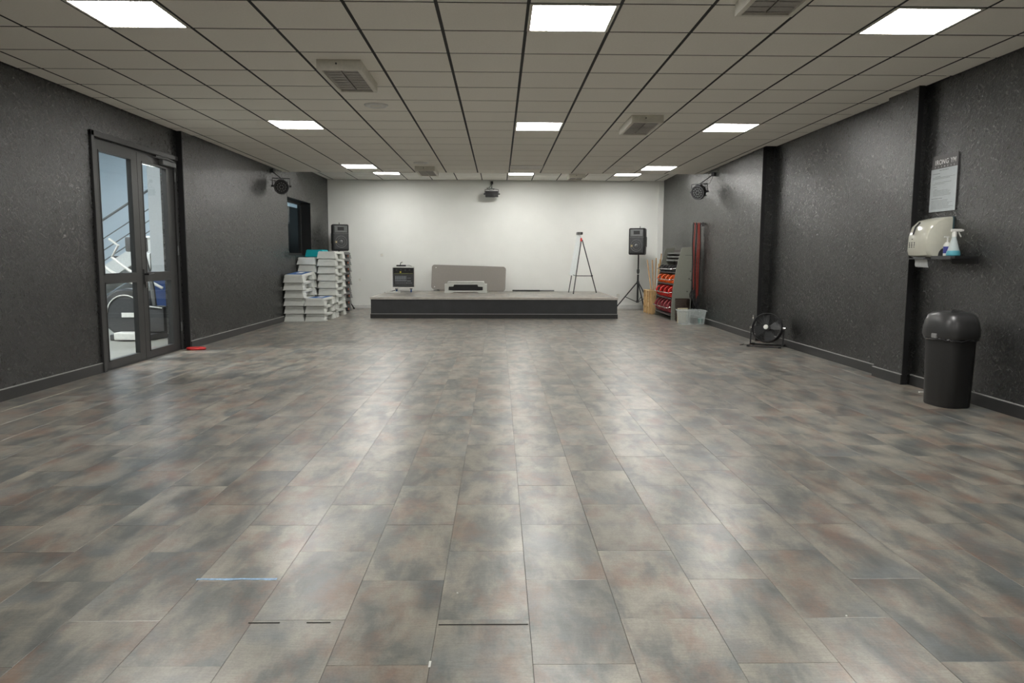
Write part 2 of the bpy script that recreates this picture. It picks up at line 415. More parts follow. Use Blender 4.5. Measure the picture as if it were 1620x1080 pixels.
for i in range(-7, 7):
    box_obj('grid_runner', (X0 + i * P - 0.0125, X0 + i * P + 0.0125, YR, YE - 0.02, CZ + 0.002, CZ + 0.022), GRID, ceiling)
    box_obj('grid_runner', (X0 + i * P - 0.0125, X0 + i * P + 0.0125, YE, YB, CZ2 + 0.002, CZ2 + 0.022), GRID, ceiling)
RAISED = [14.62, 14.85, 15.45, 16.05, 16.65, 17.25, 17.85, 18.4]
for k in range(7):
    for i in range(-8, 7):
        if k == 4 and i in (-5, 0, 4): continue
        x0 = max(X0 + i * P, XLF); x1 = min(X0 + i * P + P, xa(RAISED[k]))
        ctile(x0, x1, RAISED[k], RAISED[k + 1], CZ2, TILE2, vis=k >= 3)
    if k: box_obj('grid_cross_bar', (-4.14, 3.95, RAISED[k] - 0.0125, RAISED[k] + 0.0125, CZ2 + 0.003, CZ2 + 0.02), GRID, ceiling)
tag(hid.build('ceiling_tile', TILE, ceiling), kind='stuff')

# ------------------------------------------------------------------ floor: planks of stone-look vinyl
floor = tag(MB().box(-4.44, 4.3, YR, YB, -0.12, -0.004).build('floor', SUB), kind='structure')
FX, FP, FL, FY = 0.105, 0.3118, 0.597, 2.135
tiles = []
for i in range(-14, 13):
    x0 = FX + i * FP; x1 = x0 + FP
    ph = FY if i % 2 == 0 else FY + 0.285
    for j in range(-8, 29):
        y0 = ph + (j - 1) * FL; y1 = y0 + FL
        x0c = max(x0, -4.25); x1c = min(x1, 4.06); y0c = max(y0, YR); y1c = min(y1, YB)
        if x1c - x0c < 0.02 or y1c - y0c < 0.02: continue
        tiles.append((x0c, x1c, y0c, y1c))
def vis(t):
    c = Vector(((t[0] + t[1]) / 2, (t[2] + t[3]) / 2, 0)) - CAM
    d = c.dot(CF)
    if d < 0.5: return None
    px = 810 + FPX * c.dot(CR) / d; py = 540 - FPX * c.dot(CU) / d
    if -120 < px < 1740 and py < 1180: return d
    return None
order = sorted([(vis(t), k) for k, t in enumerate(tiles) if vis(t)], key=lambda a: a[0])
near = set(k for _, k in order[:300])
def tile_bm(b_, t, lay):
    g = 0.0005; x0, x1, y0, y1 = t[0] + g, t[1] - g, t[2] + g, t[3] - g
    dz = random.uniform(-0.0003, 0.0002); rv = random.random(); c = 0.0007
    top = [(x0 + c, y0 + c, dz), (x1 - c, y0 + c, dz), (x1 - c, y1 - c, dz), (x0 + c, y1 - c, dz)]
    mid = [(x0, y0, dz - c), (x1, y0, dz - c), (x1, y1, dz - c), (x0, y1, dz - c)]
    bot = [(x0, y0, -0.005), (x1, y0, -0.005), (x1, y1, -0.005), (x0, y1, -0.005)]
    V = [b_.verts.new(p) for p in top + mid + bot]
    F = [b_.faces.new(V[0:4])]
    for a in (0, 4):
        for k in range(4):
            F.append(b_.faces.new((V[a + 4 + k], V[a + 4 + (k + 1) % 4], V[a + (k + 1) % 4], V[a + k])))
    for f in F: f[lay] = rv
    return F
far = bmesh.new(); fl = far.faces.layers.float.new('tile_random')
for k, t in enumerate(tiles):
    if k in near:
        bb = bmesh.new(); ly = bb.faces.layers.float.new('tile_random'); tile_bm(bb, t, ly)
        me = bpy.data.meshes.new('floor_tile'); bb.to_mesh(me); bb.free(); me.materials.append(FLOOR)
        o = bpy.data.objects.new('floor_tile', me); COL.objects.link(o); o.parent = floor
    else: tile_bm(far, t, fl)
me = bpy.data.meshes.new('floor_tile'); far.to_mesh(me); far.free(); me.materials.append(FLOOR)
o = bpy.data.objects.new('floor_tile', me); COL.objects.link(o); o.parent = floor; o['kind'] = 'stuff'

# ------------------------------------------------------------------ double glass door in the left wall
door = empty('door_1', (0, 0, 0), kind='structure')
b = MB()
b.box(-4.30, -4.195, 7.93, 7.985, 0, 2.53, bev=0.006).box(-4.30, -4.195, 7.93, 10.02, 2.47, 2.53, bev=0.006).box(-4.30, -4.225, 9.96, 10.02, 0, 2.47, bev=0.004)
b.box(-4.32, -4.25, 7.985, 8.02, 0, 2.47).box(-4.32, -4.25, 8.0, 9.98, 2.445, 2.47)
b.build('door_frame', DFRAME, door)
def leaf(y0, y1, ga, gb):
    b = MB(); x0, x1 = -4.295, -4.245
    z0, z1, za, zb, zc, zd = 0.005, 2.445, 0.085, 0.945, 1.03, 2.355
    b.box(x0, x1, y0, ga, z0, z1, bev=0.003).box(x0, x1, gb, y1, z0, z1, bev=0.003)
    for a, c in ((z0, za), (zb, zc), (zd, z1)): b.box(x0, x1, ga - 0.002, gb + 0.002, a, c, bev=0.002)
    # glazing beads
    for a, c in ((za, zb), (zc, zd)):
        b.box(x0 - 0.002, x1 + 0.004, ga, ga + 0.014, a, c).box(x0 - 0.002, x1 + 0.004, gb - 0.014, gb, a, c)
        b.box(x0 - 0.002, x1 + 0.004, ga, gb, a, a + 0.014).box(x0 - 0.002, x1 + 0.004, ga, gb, c - 0.014, c)
    lf = b.build('door_leaf', DFRAME, door)
    for a, c in ((za, zb), (zc, zd)):
        MB().add([(-4.27, ga, a), (-4.27, gb, a), (-4.27, gb, c), (-4.27, ga, c)], [(0, 1, 2, 3)])
        g = MB(); g.add([(-4.27, ga, a), (-4.27, gb, a), (-4.27, gb, c), (-4.27, ga, c)], [(0, 1, 2, 3)]); g.build('pane', GLASS, lf)
    return lf
leaf(8.02, 8.985, 8.13, 8.85); lr = leaf(8.99, 9.955, 9.10, 9.765)
b = MB(); b.tube([(-4.245, 9.03, 1.02), (-4.19, 9.03, 1.02)], 0.012).tube([(-4.19, 9.02, 1.02), (-4.19, 9.16, 1.02)], 0.010)
b.box(-4.246, -4.236, 9.01, 9.05, 0.90, 1.08, bev=0.003)
b.build('handle', BLACK, door, smooth=True)
MB().box(-4.24, -4.215, 9.02, 9.04, 0.86, 0.93, bev=0.004).build('key', CHROME, door)
b = MB(); b.box(-4.245, -4.185, 9.55, 9.93, 2.37, 2.43, bev=0.008); b.build('door_closer', MGREY, door)
MB().tube([(-4.21, 9.40, 2.455), (-4.17, 9.62, 2.45), (-4.2, 9.9, 2.44)], 0.012).build('closer_arm', MGREY, door, smooth=True)
b = MB()
for z in (0.25, 1.25, 2.2): b.tube([(-4.225, 9.965, z), (-4.225, 9.965, z + 0.12)], 0.011)
b.build('hinge', MGREY, door, smooth=True)
struct('trim_6', MB().box(-4.33, -4.225, 7.96, 9.99, -0.0035, 0.004), DFRAME)

# ------------------------------------------------------------------ window in the left wall
win = empty('window_1', (0, 0, 0), kind='structure')
b = MB(); fx0, fx1 = -4.41, -4.355
b.box(fx0, fx1, W0, W0 + 0.05, WZ0, WZ1).box(fx0, fx1, W1 - 0.05, W1, WZ0, WZ1).box(fx0, fx1, W0, W1, WZ0, WZ0 + 0.05).box(fx0, fx1, W0, W1, WZ1 - 0.05, WZ1)
b.build('window_frame', DFRAME, win)
b = MB(); b.add([(-4.38, W0, WZ0), (-4.38, W1, WZ0), (-4.38, W1, WZ1), (-4.38, W0, WZ1)], [(0, 1, 2, 3)]); b.build('pane', WGLASS, win)
b = MB(); b.box(-4.43, -4.42, W0 + 0.42, W1 - 0.05, WZ0 + 0.02, WZ1 - 0.12).build('blind', mat('dark_teal_blind', (0.012, 0.022, 0.027), 0.7), win)
b = MB(); b.box(-4.35, -4.15, W0, W1, WZ0 - 0.001, WZ0 + 0.006).box(-4.35, -4.15, W1 - 0.006, W1 + 0.001, WZ0, WZ1).box(-4.35, -4.15, W0, W1, WZ1 - 0.006, WZ1 + 0.001)
b.build('window_reveal', BLACK, win)

# ------------------------------------------------------------------ the gym next door, seen through the glass
struct('floor', MB().box(-11, -4.44, 5, 19.6, -0.12, 0.0), GYMF)
struct('wall_gym_back', MB().box(-11, -4.44, 19.4, 19.6, 0, 4.3), GYMW)
struct('wall_gym_left', MB().box(-11.1, -10.9, 5, 19.6, 0, 4.3), GYMW)
struct('wall_gym_front', MB().box(-11, -4.44, 4.8, 5, 0, 4.3), GYMG)
struct('wall_gym_right', MB().box(-4.46, -4.44, 5, 19.6, 2.86, 4.3), GYMG)
struct('ceiling', MB().box(-11, -4.44, 5, 19.6, 4.3, 4.4), GYMW)
pw = empty('wall_gym_divider', (0, 0, 0), kind='structure')
MB().box(-5.98, -4.46, 13.0, 13.25, 0.98, 4.3).build('upper_wall', GYMG, pw)
MB().box(-5.98, -4.46, 13.0, 13.25, 0.0, 0.98).build('lower_wall', NAVY, pw)
gp = [(-7.4, 9.2), (-7.4, 13.0), (-7.4, 16.8), (-6.6, 8.6)]  # last one is an added light for the floor by the door
gw = ['nearest above the cross trainer', 'middle one above the stairs foot', 'far one before the pale wall', 'added near door to brighten floor']
for k, (x, y) in enumerate(gp):
    t = empty('ceiling_light', (x, y, 4.24), label='lit square panel in the gym beyond the glass door, ' + gw[k], cat='ceiling light', group='ceiling panels of the neighbouring gym')
    MB().box(-0.6, 0.6, -0.3, 0.3, 0.01, 0.06, bev=0.004).build('frame', WHITEP, t); MB().box(-0.57, 0.57, -0.27, 0.27, 0.0, 0.0095).build('diffuser', LITD if k == 3 else LITG, t)

# staircase rising to the right
st = empty('staircase', (-9.6, 15.5, 0), label='white steel staircase with grey railing rising to the right beyond the glass door', cat='staircase')
rise, run, n = 0.178, 0.28, 17
b = MB(); b.prism([(-0.02, 0.0), (0.35, 0.0), (n * run + 0.1, n * rise - 0.22), (n * run + 0.1, n * rise + 0.08), (-0.02, 0.12)], 0, 0.05, axis=1); b.build('stringer', WHITEP, st)
b = MB(); b.prism([(-0.02, 0.0), (0.35, 0.0), (n * run + 0.1, n * rise - 0.22), (n * run + 0.1, n * rise + 0.08), (-0.02, 0.12)], 0.95, 1.0, axis=1); b.build('stringer', WHITEP, st)
for k in range(n): box_obj('tread', (k * run, k * run + 0.30, 0.05, 0.95, (k + 1) * rise - 0.04, (k + 1) * rise), MGREY if k % 2 else DGREY, st, bev=0.004)
for k in range(0, n, 5): MB().tube([(k * run + 0.1, -0.03, k * rise + 0.1), (k * run + 0.1, -0.03, k * rise + 1.05)], 0.022).build('post', MGREY, st, smooth=True)
for dz, r in ((1.05, 0.024), (0.68, 0.011), (0.45, 0.011), (0.24, 0.011)):
    MB().tube([(0.1, -0.03, dz), (n * run, -0.03, (n * run - 0.1) / run * rise + dz)], r).build('rail', MGREY, st, smooth=True)
struct('wall_gym_stair', MB().prism([(-9.2, 0), (-4.84, 0), (-4.84, 2.6), (-9.2, 0.06)], 16.55, 16.65, axis=1), GYMG)

# cross trainer
ct = empty('cross_trainer', (-5.62, 11.3, 0), rz=0.0, label='dark cross trainer with round flywheel cover beyond the left door leaf', cat='exercise machine')
Rx = Matrix.Rotation(PI / 2, 4, 'X')
b = MB(); b.lathe([(0.02, -0.11), (0.33, -0.11), (0.36, -0.08), (0.36, 0.08), (0.33, 0.11), (0.02, 0.11)], 40, mtx=Matrix.Translation((0.05, 0, 0.40)) @ Rx); b.build('flywheel_cover', DGREY, ct, smooth=True)
b = MB(); b.box(-0.05, 0.62, -0.1, 0.1, 0.1, 0.5, bev=0.06); b.build('body', DGREY, ct, smooth=True)
pts = [(0.05 + 0.26 * math.cos(a), -0.118, 0.40 + 0.26 * math.sin(a)) for a in [PI * k / 14 for k in range(2, 15)]]
MB().tube([(0.6, -0.118, 0.47)] + pts, 0.009).build('pale_arc', WHITEP, ct, smooth=True)
MB().box(0.0, 0.27, -0.125, -0.112, 0.33, 0.40, bev=0.006).build('badge', WHITEP, ct)
MB().box(-0.1, 0.5, -0.3, 0.3, 0.0, 0.09, bev=0.02).build('base', DGREY, ct)
MB().box(0.02, 0.45, -0.42, -0.22, 0.02, 0.13, bev=0.02).build('pedal', WHITEP, ct)
MB().box(0.02, 0.45, 0.22, 0.42, 0.16, 0.25, bev=0.02).build('pedal', WHITEP, ct)
MB().tube([(0.45, 0, 0.4), (0.42, 0, 0.8), (0.30, 0, 1.35)], 0.035).build('mast', MGREY, ct, smooth=True)
for s in (-1, 1):
    MB().tube([(0.45, s * 0.28, 0.75), (-0.05, s * 0.28, 1.02), (-0.30, s * 0.28, 1.22), (-0.18, s * 0.25, 1.40), (-0.30, s * 0.22, 1.5)], 0.022).build('arm', WHITEP, ct, smooth=True)
MB().box(0.12, 0.32, -0.16, 0.16, 1.3, 1.52, bev=0.03).build('console', DGREY, ct, smooth=True)
# second machine
b2 = empty('exercise_bike', (-6.62, 14.0, 0), label='black exercise bike with silver drum and white arched frame beyond the right door leaf', cat='exercise machine')
MB().box(-0.05, 0.55, -0.12, 0.12, 0.28, 0.62, bev=0.05).build('body', BLACK, b2, smooth=True)
MB().lathe([(0.02, -0.2), (0.12, -0.19), (0.14, -0.1), (0.14, 0.1), (0.02, 0.2)], 24, mtx=Matrix.Translation((0.1, 0, 0.70)) @ Matrix.Rotation(PI / 2, 4, 'Y')).build('drum', CHROME, b2, smooth=True)
MB().tube([(-0.02, -0.1, 0.6), (-0.04, -0.1, 1.35), (0.03, -0.1, 1.52), (0.16, -0.1, 1.58), (0.3, -0.1, 1.58)], 0.035).build('frame', WHITEP, b2, smooth=True)
b = MB(); b.box(-0.1, 0.0, -0.3, 0.3, 0.0, 0.07, bev=0.015).box(0.5, 0.6, -0.3, 0.3, 0.0, 0.07, bev=0.015).box(-0.05, 0.55, -0.05, 0.05, 0.03, 0.3, bev=0.01); b.build('base', DGREY, b2)
MB().box(0.0, 0.22, -0.12, 0.12, 1.0, 1.3, bev=0.04).build('pad', WHITEP, b2, smooth=True)

# ------------------------------------------------------------------ ceiling lights
colname = {-5: 'left', 0: 'middle', 4: 'right'}
rowname = {-15: 'row furthest behind the camera', -8: 'row above the camera', -1: 'row nearest the camera', 6: 'second row from the camera', 13: 'last row of the lower ceiling'}
def light_panel(x0, y0, z, label, lit=True):
    t = empty('ceiling_light', (x0 + P / 2, y0 + P / 2, z), label=label, cat='ceiling light', group='square LED panels of the grey ceiling')
    h = P / 2 - 0.008; b = MB()
    b.box(-h, h, -h, -h + 0.022, -0.004, 0.02).box(-h, h, h - 0.022, h, -0.004, 0.02).box(-h, -h + 0.022, -h + 0.022, h - 0.022, -0.004, 0.02).box(h - 0.022, h, -h + 0.022, h - 0.022, -0.004, 0.02)
    b.build('frame', SENSORW, t)
    MB().box(-h + 0.022, h - 0.022, -h + 0.022, h - 0.022, 0.0, 0.012).build('diffuser', LIT if lit else UNLIT, t)
    return t
for ci, rj in LIGHTS:
    y = Y0 + rj * P
    if y < YR: continue
    light_panel(X0 + ci * P, y, CZ, 'lit square LED ceiling panel, %s one of the %s' % (colname[ci], rowname[rj]))
light_panel(X0, Y0 + 13 * P, CZ, 'unlit white ceiling panel between the two lit ones at the lower ceiling edge', lit=False)
for ci in (-5, 0, 4):
    light_panel(X0 + ci * P, 16.65, CZ2, 'lit square LED panel, %s one of the raised ceiling by the white wall' % colname[ci])

# surface heater / air boxes on the ceiling
def air_box(xc, yc, z, wx, wy, where, h=0.085):
    t = empty('ceiling_heater', (xc, yc, z), label='square ceiling box with two grey flaps, ' + where, cat='ceiling vent', group='square grille boxes under the ceiling')
    a, c = wx / 2, wy / 2; b = MB(); m_ = 0.035
    b.box(-a, a, -c, -c + m_, -h, 0, bev=0.006).box(-a, a, c - m_, c, -h, 0, bev=0.006).box(-a, -a + m_, -c + m_ - 0.008, c - m_ + 0.008, -h + 0.0005, 0, bev=0.004).box(a - m_, a, -c + m_ - 0.008, c - m_ + 0.008, -h + 0.0005, 0, bev=0.004)
    b.build('housing', SENSORW, t)
    for s in (-1, 1):
        x0, x1 = (-a + m_, -0.006) if s < 0 else (0.006, a - m_)
        fl_ = MB().box(x0, x1, -c + m_, c - m_, -h + 0.016, -h + 0.024).build('flap', HEATG, t)
        q = MB(); n_ = 9
        for k in range(n_):
            yy = -c + m_ + 0.02 + (2 * c - 2 * m_ - 0.04) * k / (n_ - 1); q.box(x0 + 0.008, x1 - 0.008, yy - 0.006, yy + 0.006, -h + 0.012, -h + 0.0165)
        tag(q.build('louvre', HEATG, fl_), kind='stuff')
    MB().box(-a + m_, a - m_, -c + m_, c - m_, -0.02, 0).build('back_plate', GRID, t)
    MB().lathe([(0.008, 0), (0.008, 0.006)], 10, mtx=Matrix.Translation((-0.02, -c - 0.0, -h * 0.4)) @ Rx).build('screw', MGREY, t)
air_box(-1.335, 6.86, CZ, 0.37, 0.86, 'left of centre near the round vent')
air_box(1.70, 9.18, CZ, 0.37, 0.90, 'right of centre before the second row lights')
air_box(1.70, 4.55, CZ, 0.37, 0.86, 'cut by the top edge right of centre')
air_box(-1.33, 14.05, CZ, 0.36, 0.90, 'left of centre at the lower ceiling edge')
air_box(1.75, 17.25, CZ2, 0.36, 0.60, 'under the raised ceiling near the white wall')
def round_vent(x, y, lab):
    t = empty('round_vent', (x, y, CZ), label=lab, cat='ceiling vent', group='round white vents')
    MB().lathe([(0.085, -0.012), (0.105, -0.018), (0.125, -0.010), (0.13, 0.0), (0.085, 0.0)], 36).build('ring', WHITEP, t, smooth=True)
    MB().lathe([(0.001, -0.012), (0.06, -0.014), (0.068, -0.006), (0.068, 0.0)], 30).build('disc', SENSORW, t, smooth=True)
    MB().lathe([(0.001, -0.003), (0.085, -0.003), (0.085, 0.0), (0.001, 0.0)], 30).build('throat', MGREY, t)
round_vent(-1.325, 8.279, 'round white ceiling vent behind the left grille box')
round_vent(-1.344, 13.11, 'smaller looking round white vent far back on the ceiling, left of centre')

# ------------------------------------------------------------------ stage
SX0, SX1, SY, SZ = -2.62, 2.44, 15.3, 0.43
stg = empty('stage', (0, SY, 0), label='low dark grey stage with aluminium edge against the white wall', cat='stage')
box_obj('body', (SX0 + 0.02, SX1 - 0.02, 0.03, YB - SY - 0.07, 0.0, SZ - 0.06), DGREY, stg)
box_obj('front_panel', (SX0, SX1, 0.0, 0.03, 0.0, SZ - 0.045), STAGEF, stg)
box_obj('side_panel', (SX0, SX0 + 0.02, 0.03, YB - SY - 0.07, 0.0, SZ - 0.045), STAGEF, stg)
box_obj('side_panel', (SX1 - 0.02, SX1, 0.03, YB - SY - 0.07, 0.0, SZ - 0.045), STAGEF, stg)
o = box_obj('skirting', (SX0 - 0.01, SX1 + 0.01, -0.014, 0.0, 0.0, 0.085), SKIRT, stg)
box_obj('skirting_edge', (SX0 - 0.01, SX1 + 0.01, -0.013, 0.0, 0.0852, 0.094), SKIRTTOP, o)
box_obj('edge_trim', (SX0 - 0.012, SX1 + 0.012, -0.018, 0.03, SZ - 0.045, SZ + 0.003), ALU, stg, bev=0.003)
box_obj('edge_trim', (SX0 - 0.012, SX0 + 0.03, 0.03, YB - SY - 0.07, SZ - 0.045, SZ + 0.003), ALU, stg, bev=0.003)
box_obj('edge_trim', (SX1 - 0.03, SX1 + 0.012, 0.03, YB - SY - 0.07, SZ - 0.045, SZ + 0.003), ALU, stg, bev=0.003)
dk = bmesh.new(); dl = dk.faces.layers.float.new('tile_random')
for i in range(17):
    for j in range(6):
        x0 = SX0 + 0.03 + i * FP; y0 = 0.03 + j * FL - (0.3 if i % 2 else 0)
        x1 = min(x0 + FP, SX1 - 0.03); y1 = min(y0 + FL, YB - SY - 0.07); y0 = max(y0, 0.03)
        if x1 - x0 > 0.02 and y1 - y0 > 0.02: tile_bm(dk, (x0, x1, y0, y1), dl)
me = bpy.data.meshes.new('deck_tile'); dk.to_mesh(me); dk.free(); me.materials.append(FLOOR)
o = bpy.data.objects.new('deck_tile', me); COL.objects.link(o); o.parent = stg; o.location = (0, 0, SZ); o['kind'] = 'stuff'
box_obj('deck', (SX0 + 0.02, SX1 - 0.02, 0.03, YB - SY - 0.07, SZ - 0.06, SZ - 0.005), SUB, stg)

# ------------------------------------------------------------------ aerobic steps
def make_step(name, m, L_=0.98, W_=0.382, h=0.149, mat_m=None, dot=False, riser=None):
    root = empty(name)
    a, t_ = W_ / 2, W_ / 2 - 0.022
    z1 = h * 0.62
    def trap(z0, z1_, y0, y1, m_, nm, bev=0.006, e0=1.0, e1=1.0):
        f = lambda z: a + (t_ - a) * z / h
        bb = bmesh.new()
        def ring(z, ya, yb): return [(-f(z), ya, z), (f(z), ya, z), (f(z), yb, z), (-f(z), yb, z)]
        ins0 = 0.022 * z0 / h; ins1 = 0.022 * z1_ / h
        r = ring(z0, y0 + ins0, y1 - ins0) + ring(z1_, y0 + ins1, y1 - ins1)
        V = [bb.verts.new(p) for p in r]
        for q in ((3, 2, 1, 0), (4, 5, 6, 7), (0, 1, 5, 4), (1, 2, 6, 5), (2, 3, 7, 6), (3, 0, 4, 7)): bb.faces.new([V[k] for k in q])
        if bev: bmesh.ops.bevel(bb, geom=bb.edges[:], offset=bev, segments=2, affect='EDGES')
        mb = MB(); mb.merge(bb); return mb.build(nm, m_, root)
    trap(z1, h, 0, L_, m, 'platform', bev=0.012)
    trap(0.001, z1 + 0.004, 0.0, L_ * 0.24, riser or m, 'leg')
    trap(0.001, z1 + 0.004, L_ * 0.74, L_, riser or m, 'leg')
    MB().box(-a - 0.004, a + 0.004, -0.004, L_ * 0.27, 0.0, 0.014, bev=0.003).build('foot_rim', riser or m, root)
    MB().box(-a - 0.004, a + 0.004, L_ * 0.73, L_ + 0.004, 0.0, 0.014, bev=0.003).build('foot_rim', riser or m, root)
    # added inner block keeps see-through light out of the side opening
    MB().box(-a * 0.5, a * 0.5, L_ * 0.24, L_ * 0.76, h * 0.05, h * 0.6).build('brace', riser or m, root)
    if mat_m:
        mm = MB().box(-a * 0.78, a * 0.78, L_ * 0.1, L_ * 0.92, h, h + 0.003, bev=0.001).build('mat', mat_m, root)
        MB().box(-a * 0.3, a * 0.25, L_ * 0.42, L_ * 0.75, h + 0.003, h + 0.004).build('emblem', GREYTXT, mm)
    if dot:
        MB().lathe([(0.001, 0), (0.02, 0), (0.02, 0.004), (0.001, 0.004)], 14, mtx=Matrix.Translation((a + 0.001, L_ * 0.55, h * 0.4)) @ Matrix.Rotation(PI / 2, 4, 'Y')).build('sticker', ORANGE, root)
    reg(root); return root
proto = make_step('aerobic_step', STEPW)
protob = make_step('aerobic_step', STEPW, mat_m=STEPB)
protoc = make_step('aerobic_step', STEPW, L_=0.60)
protot = make_step('aerobic_step', STEPT, L_=0.60)
protod = make_step('aerobic_step', STEPD, L_=0.86, W_=0.40, h=0.149, dot=True, riser=STEPD2)
used = set()
def inst(p):
    if p.name not in used: used.add(p.name); return p
    return copy_tree(p)
def stack(x, y, n, pitch, where, group, top=None, top_desc='', ntop=1, base=proto, desc='off-white aerobic step', jit=0.012, tilt=0.0):
    for k in range(n):
        istop = top is not None and k >= n - ntop
        o = inst(top if istop else base)
        o.location = (x + random.uniform(-jit, jit), y + random.uniform(-jit, jit), k * pitch)
        o.rotation_euler = (tilt * k / max(n - 1, 1), 0, random.uniform(-0.012, 0.012))
        pos = 'topmost' if k == n - 1 else ('lowest' if k == 0 else ORD[k] + ' from the floor')
        tag(o, '%s, %s in the %s' % (top_desc if istop else desc, pos, where), 'aerobic step', group)
stack(-3.945, 14.4, 6, 0.150, 'front wall-side stack', 'steps of the front left stack', protob, 'off-white aerobic step with blue mat', jit=0.007, tilt=0.05)
stack(-3.540, 14.4, 3, 0.150, 'low front stack', 'steps of the low front stack', protob, 'off-white aerobic step with blue mat', jit=0.008)
stack(-3.95, 15.44, 8, 0.155, 'second stack along the wall', 'steps of the stack behind by the wall', base=protoc, jit=0.008)
stack(-3.545, 15.46, 9, 0.151, 'tallest white stack', 'steps of the tallest white stack', jit=0.006)
stack(-3.942, 16.06, 9, 0.156, 'rear teal-topped stack', 'steps of the rear stack', base=protoc, top=protot, top_desc='teal plastic aerobic step', ntop=2, jit=0.006)
stack(-3.64, 16.68, 9, 0.151, 'dark stack', 'steps of the dark stack', base=protod, desc='charcoal aerobic step with orange dot', jit=0.008)

# single step lying open side forward on the stage
t = empty('aerobic_step', (-0.77, 17.35, SZ), label='off-white aerobic step on the stage in front of the taupe board', cat='aerobic step')
a0, a1, zt = 0.50, 0.42, 0.25
b = MB(); b.prism([(-a0, 0), (-0.29, 0), (-0.29, 0.05), (-0.40, 0.06), (-0.40, 0.14), (-0.29, 0.145), (-0.27, 0.19), (0.27, 0.19), (0.29, 0.145), (0.40, 0.14), (0.40, 0.06), (0.29, 0.05), (0.29, 0), (a0, 0), (a1, zt), (-a1, zt)], 0, 0.03, axis=1); b.build('side_frame', STEPW, t)
b = MB(); b.prism([(-a0, 0), (-0.29, 0), (-0.29, 0.05), (-0.40, 0.06), (-0.40, 0.14), (-0.29, 0.145), (-0.27, 0.19), (0.27, 0.19), (0.29, 0.145), (0.40, 0.14), (0.40, 0.06), (0.29, 0.05), (0.29, 0), (a0, 0), (a1, zt), (-a1, zt)], 0.37, 0.40, axis=1); b.build('side_frame', STEPW, t)
MB().box(-a1, a1, 0.0, 0.40, zt - 0.012, zt + 0.008, bev=0.004).build('platform', STEPW, t)
for s in (-1, 1): MB().box(min(s * 0.49, s * 0.44), max(s * 0.49, s * 0.44), 0.03, 0.37, 0.0, 0.20).build('leg', STEPW, t)
MB().box(-0.29, 0.29, 0.015, 0.03, 0.02, 0.05).build('crossbar', STEPW, t)
MB().box(-0.39, 0.39, 0.06, 0.34, 0.03, 0.185).build('opening_shade_block', BLACK, t)  # black block paints the shade inside the step's opening

# taupe rounded board leaning on the wall
t = empty('board', (-0.745, 18.16, SZ), label='large taupe board with rounded corners leaning on the white wall', cat='board')
def rrect(w_, h_, r, n=8):
    P_ = []
    for cx, cy, a in ((w_ / 2 - r, r, -PI / 2), (w_ / 2 - r, h_ - r, 0), (-w_ / 2 + r, h_ - r, PI / 2), (-w_ / 2 + r, r, PI)):
        for k in range(n + 1): P_.append((cx + r * math.cos(a + PI / 2 * k / n), cy + r * math.sin(a + PI / 2 * k / n)))
    return P_
pl = MB().prism(rrect(1.80, 0.60, 0.07), 0, 0.02, axis=1).build('panel', TAUPE, t); pl.rotation_euler = (math.radians(-9), math.radians(1.6), 0); pl.location = (0, 0.01, 0.026)
for x, z in ((-0.80, 0.53), (-0.82, 0.06)):
    MB().lathe([(0.001, 0), (0.011, 0), (0.011, 0.004), (0.001, 0.004)], 12, mtx=Matrix.Translation((x, 0, z)) @ Rx).build('screw_cap', WHITEP, pl)
box_obj('foot', (-0.7, -0.5, -0.005, 0.03, 0, 0.05), TAUPE, t); box_obj('foot', (0.5, 0.7, -0.005, 0.03, 0, 0.03), TAUPE, t)

# amplifier rack on castors
t = empty('amplifier_rack', (-2.22, 17.45, SZ), rz=0.10, label='black rolling amplifier rack with pale edges on the left of the stage', cat='amplifier')
b = MB(); b.box(-0.25, 0.25, 0.0, 0.48, 0.10, 0.125, bev=0.004).box(-0.25, 0.25, 0.0, 0.48, 0.575, 0.60, bev=0.004).box(-0.25, -0.232, 0, 0.48, 0.12, 0.58).box(0.232, 0.25, 0, 0.48, 0.12, 0.58).box(-0.24, 0.24, 0.46, 0.475, 0.12, 0.58)
b.build('case', MGREY, t)
b = MB()
for z in (0.112, 0.588): b.box(-0.255, 0.255, -0.008, 0.012, z - 0.014, z + 0.014, bev=0.003)
for x in (0.25,): b.box(x - 0.006, x + 0.008, -0.008, 0.49, 0.10, 0.60)
b.build('edge_profile', WHITEP, t)
a_ = MB().box(-0.228, 0.228, 0.02, 0.44, 0.435, 0.57, bev=0.003).build('amplifier', BLACK, t)
b = MB()
for k in range(4): b.lathe([(0.018, 0), (0.016, 0.014), (0.001, 0.014)], 14, mtx=Matrix.Translation((-0.16 + 0.10 * k, 0.02, 0.52)) @ Rx)
b.build('knob', DGREY, a_, smooth=True)
MB().box(-0.215, 0.215, 0.012, 0.02, 0.438, 0.445).build('strip', mat('olive_strip', (0.28, 0.30, 0.10), 0.5), a_)
MB().box(-0.085, -0.05, 0.004, 0.02, 0.455, 0.49, bev=0.004).build('lamp', mat('yellow_lamp', (0.55, 0.48, 0.06), 0.5), a_)
m_ = MB().box(-0.228, 0.228, 0.02, 0.44, 0.14, 0.43, bev=0.003).build('mixer', DGREY, t)
b = MB()
for k in range(12):
    x = -0.19 + k * 0.022
    b.box(x, x + 0.008, 0.012, 0.022, 0.30, 0.38)
    for z in (0.20, 0.225, 0.25): b.box(x, x + 0.008, 0.010, 0.022, z, z + 0.008)
b.box(-0.2, 0.07, 0.014, 0.021, 0.272, 0.284); b.box(0.08, 0.17, 0.014, 0.021, 0.26, 0.272); b.box(0.08, 0.17, 0.014, 0.021, 0.33, 0.335)
for k in range(5): b.lathe([(0.009, 0), (0.001, 0.01)], 10, mtx=Matrix.Translation((0.07 + 0.028 * k, 0.02, 0.22)) @ Rx)
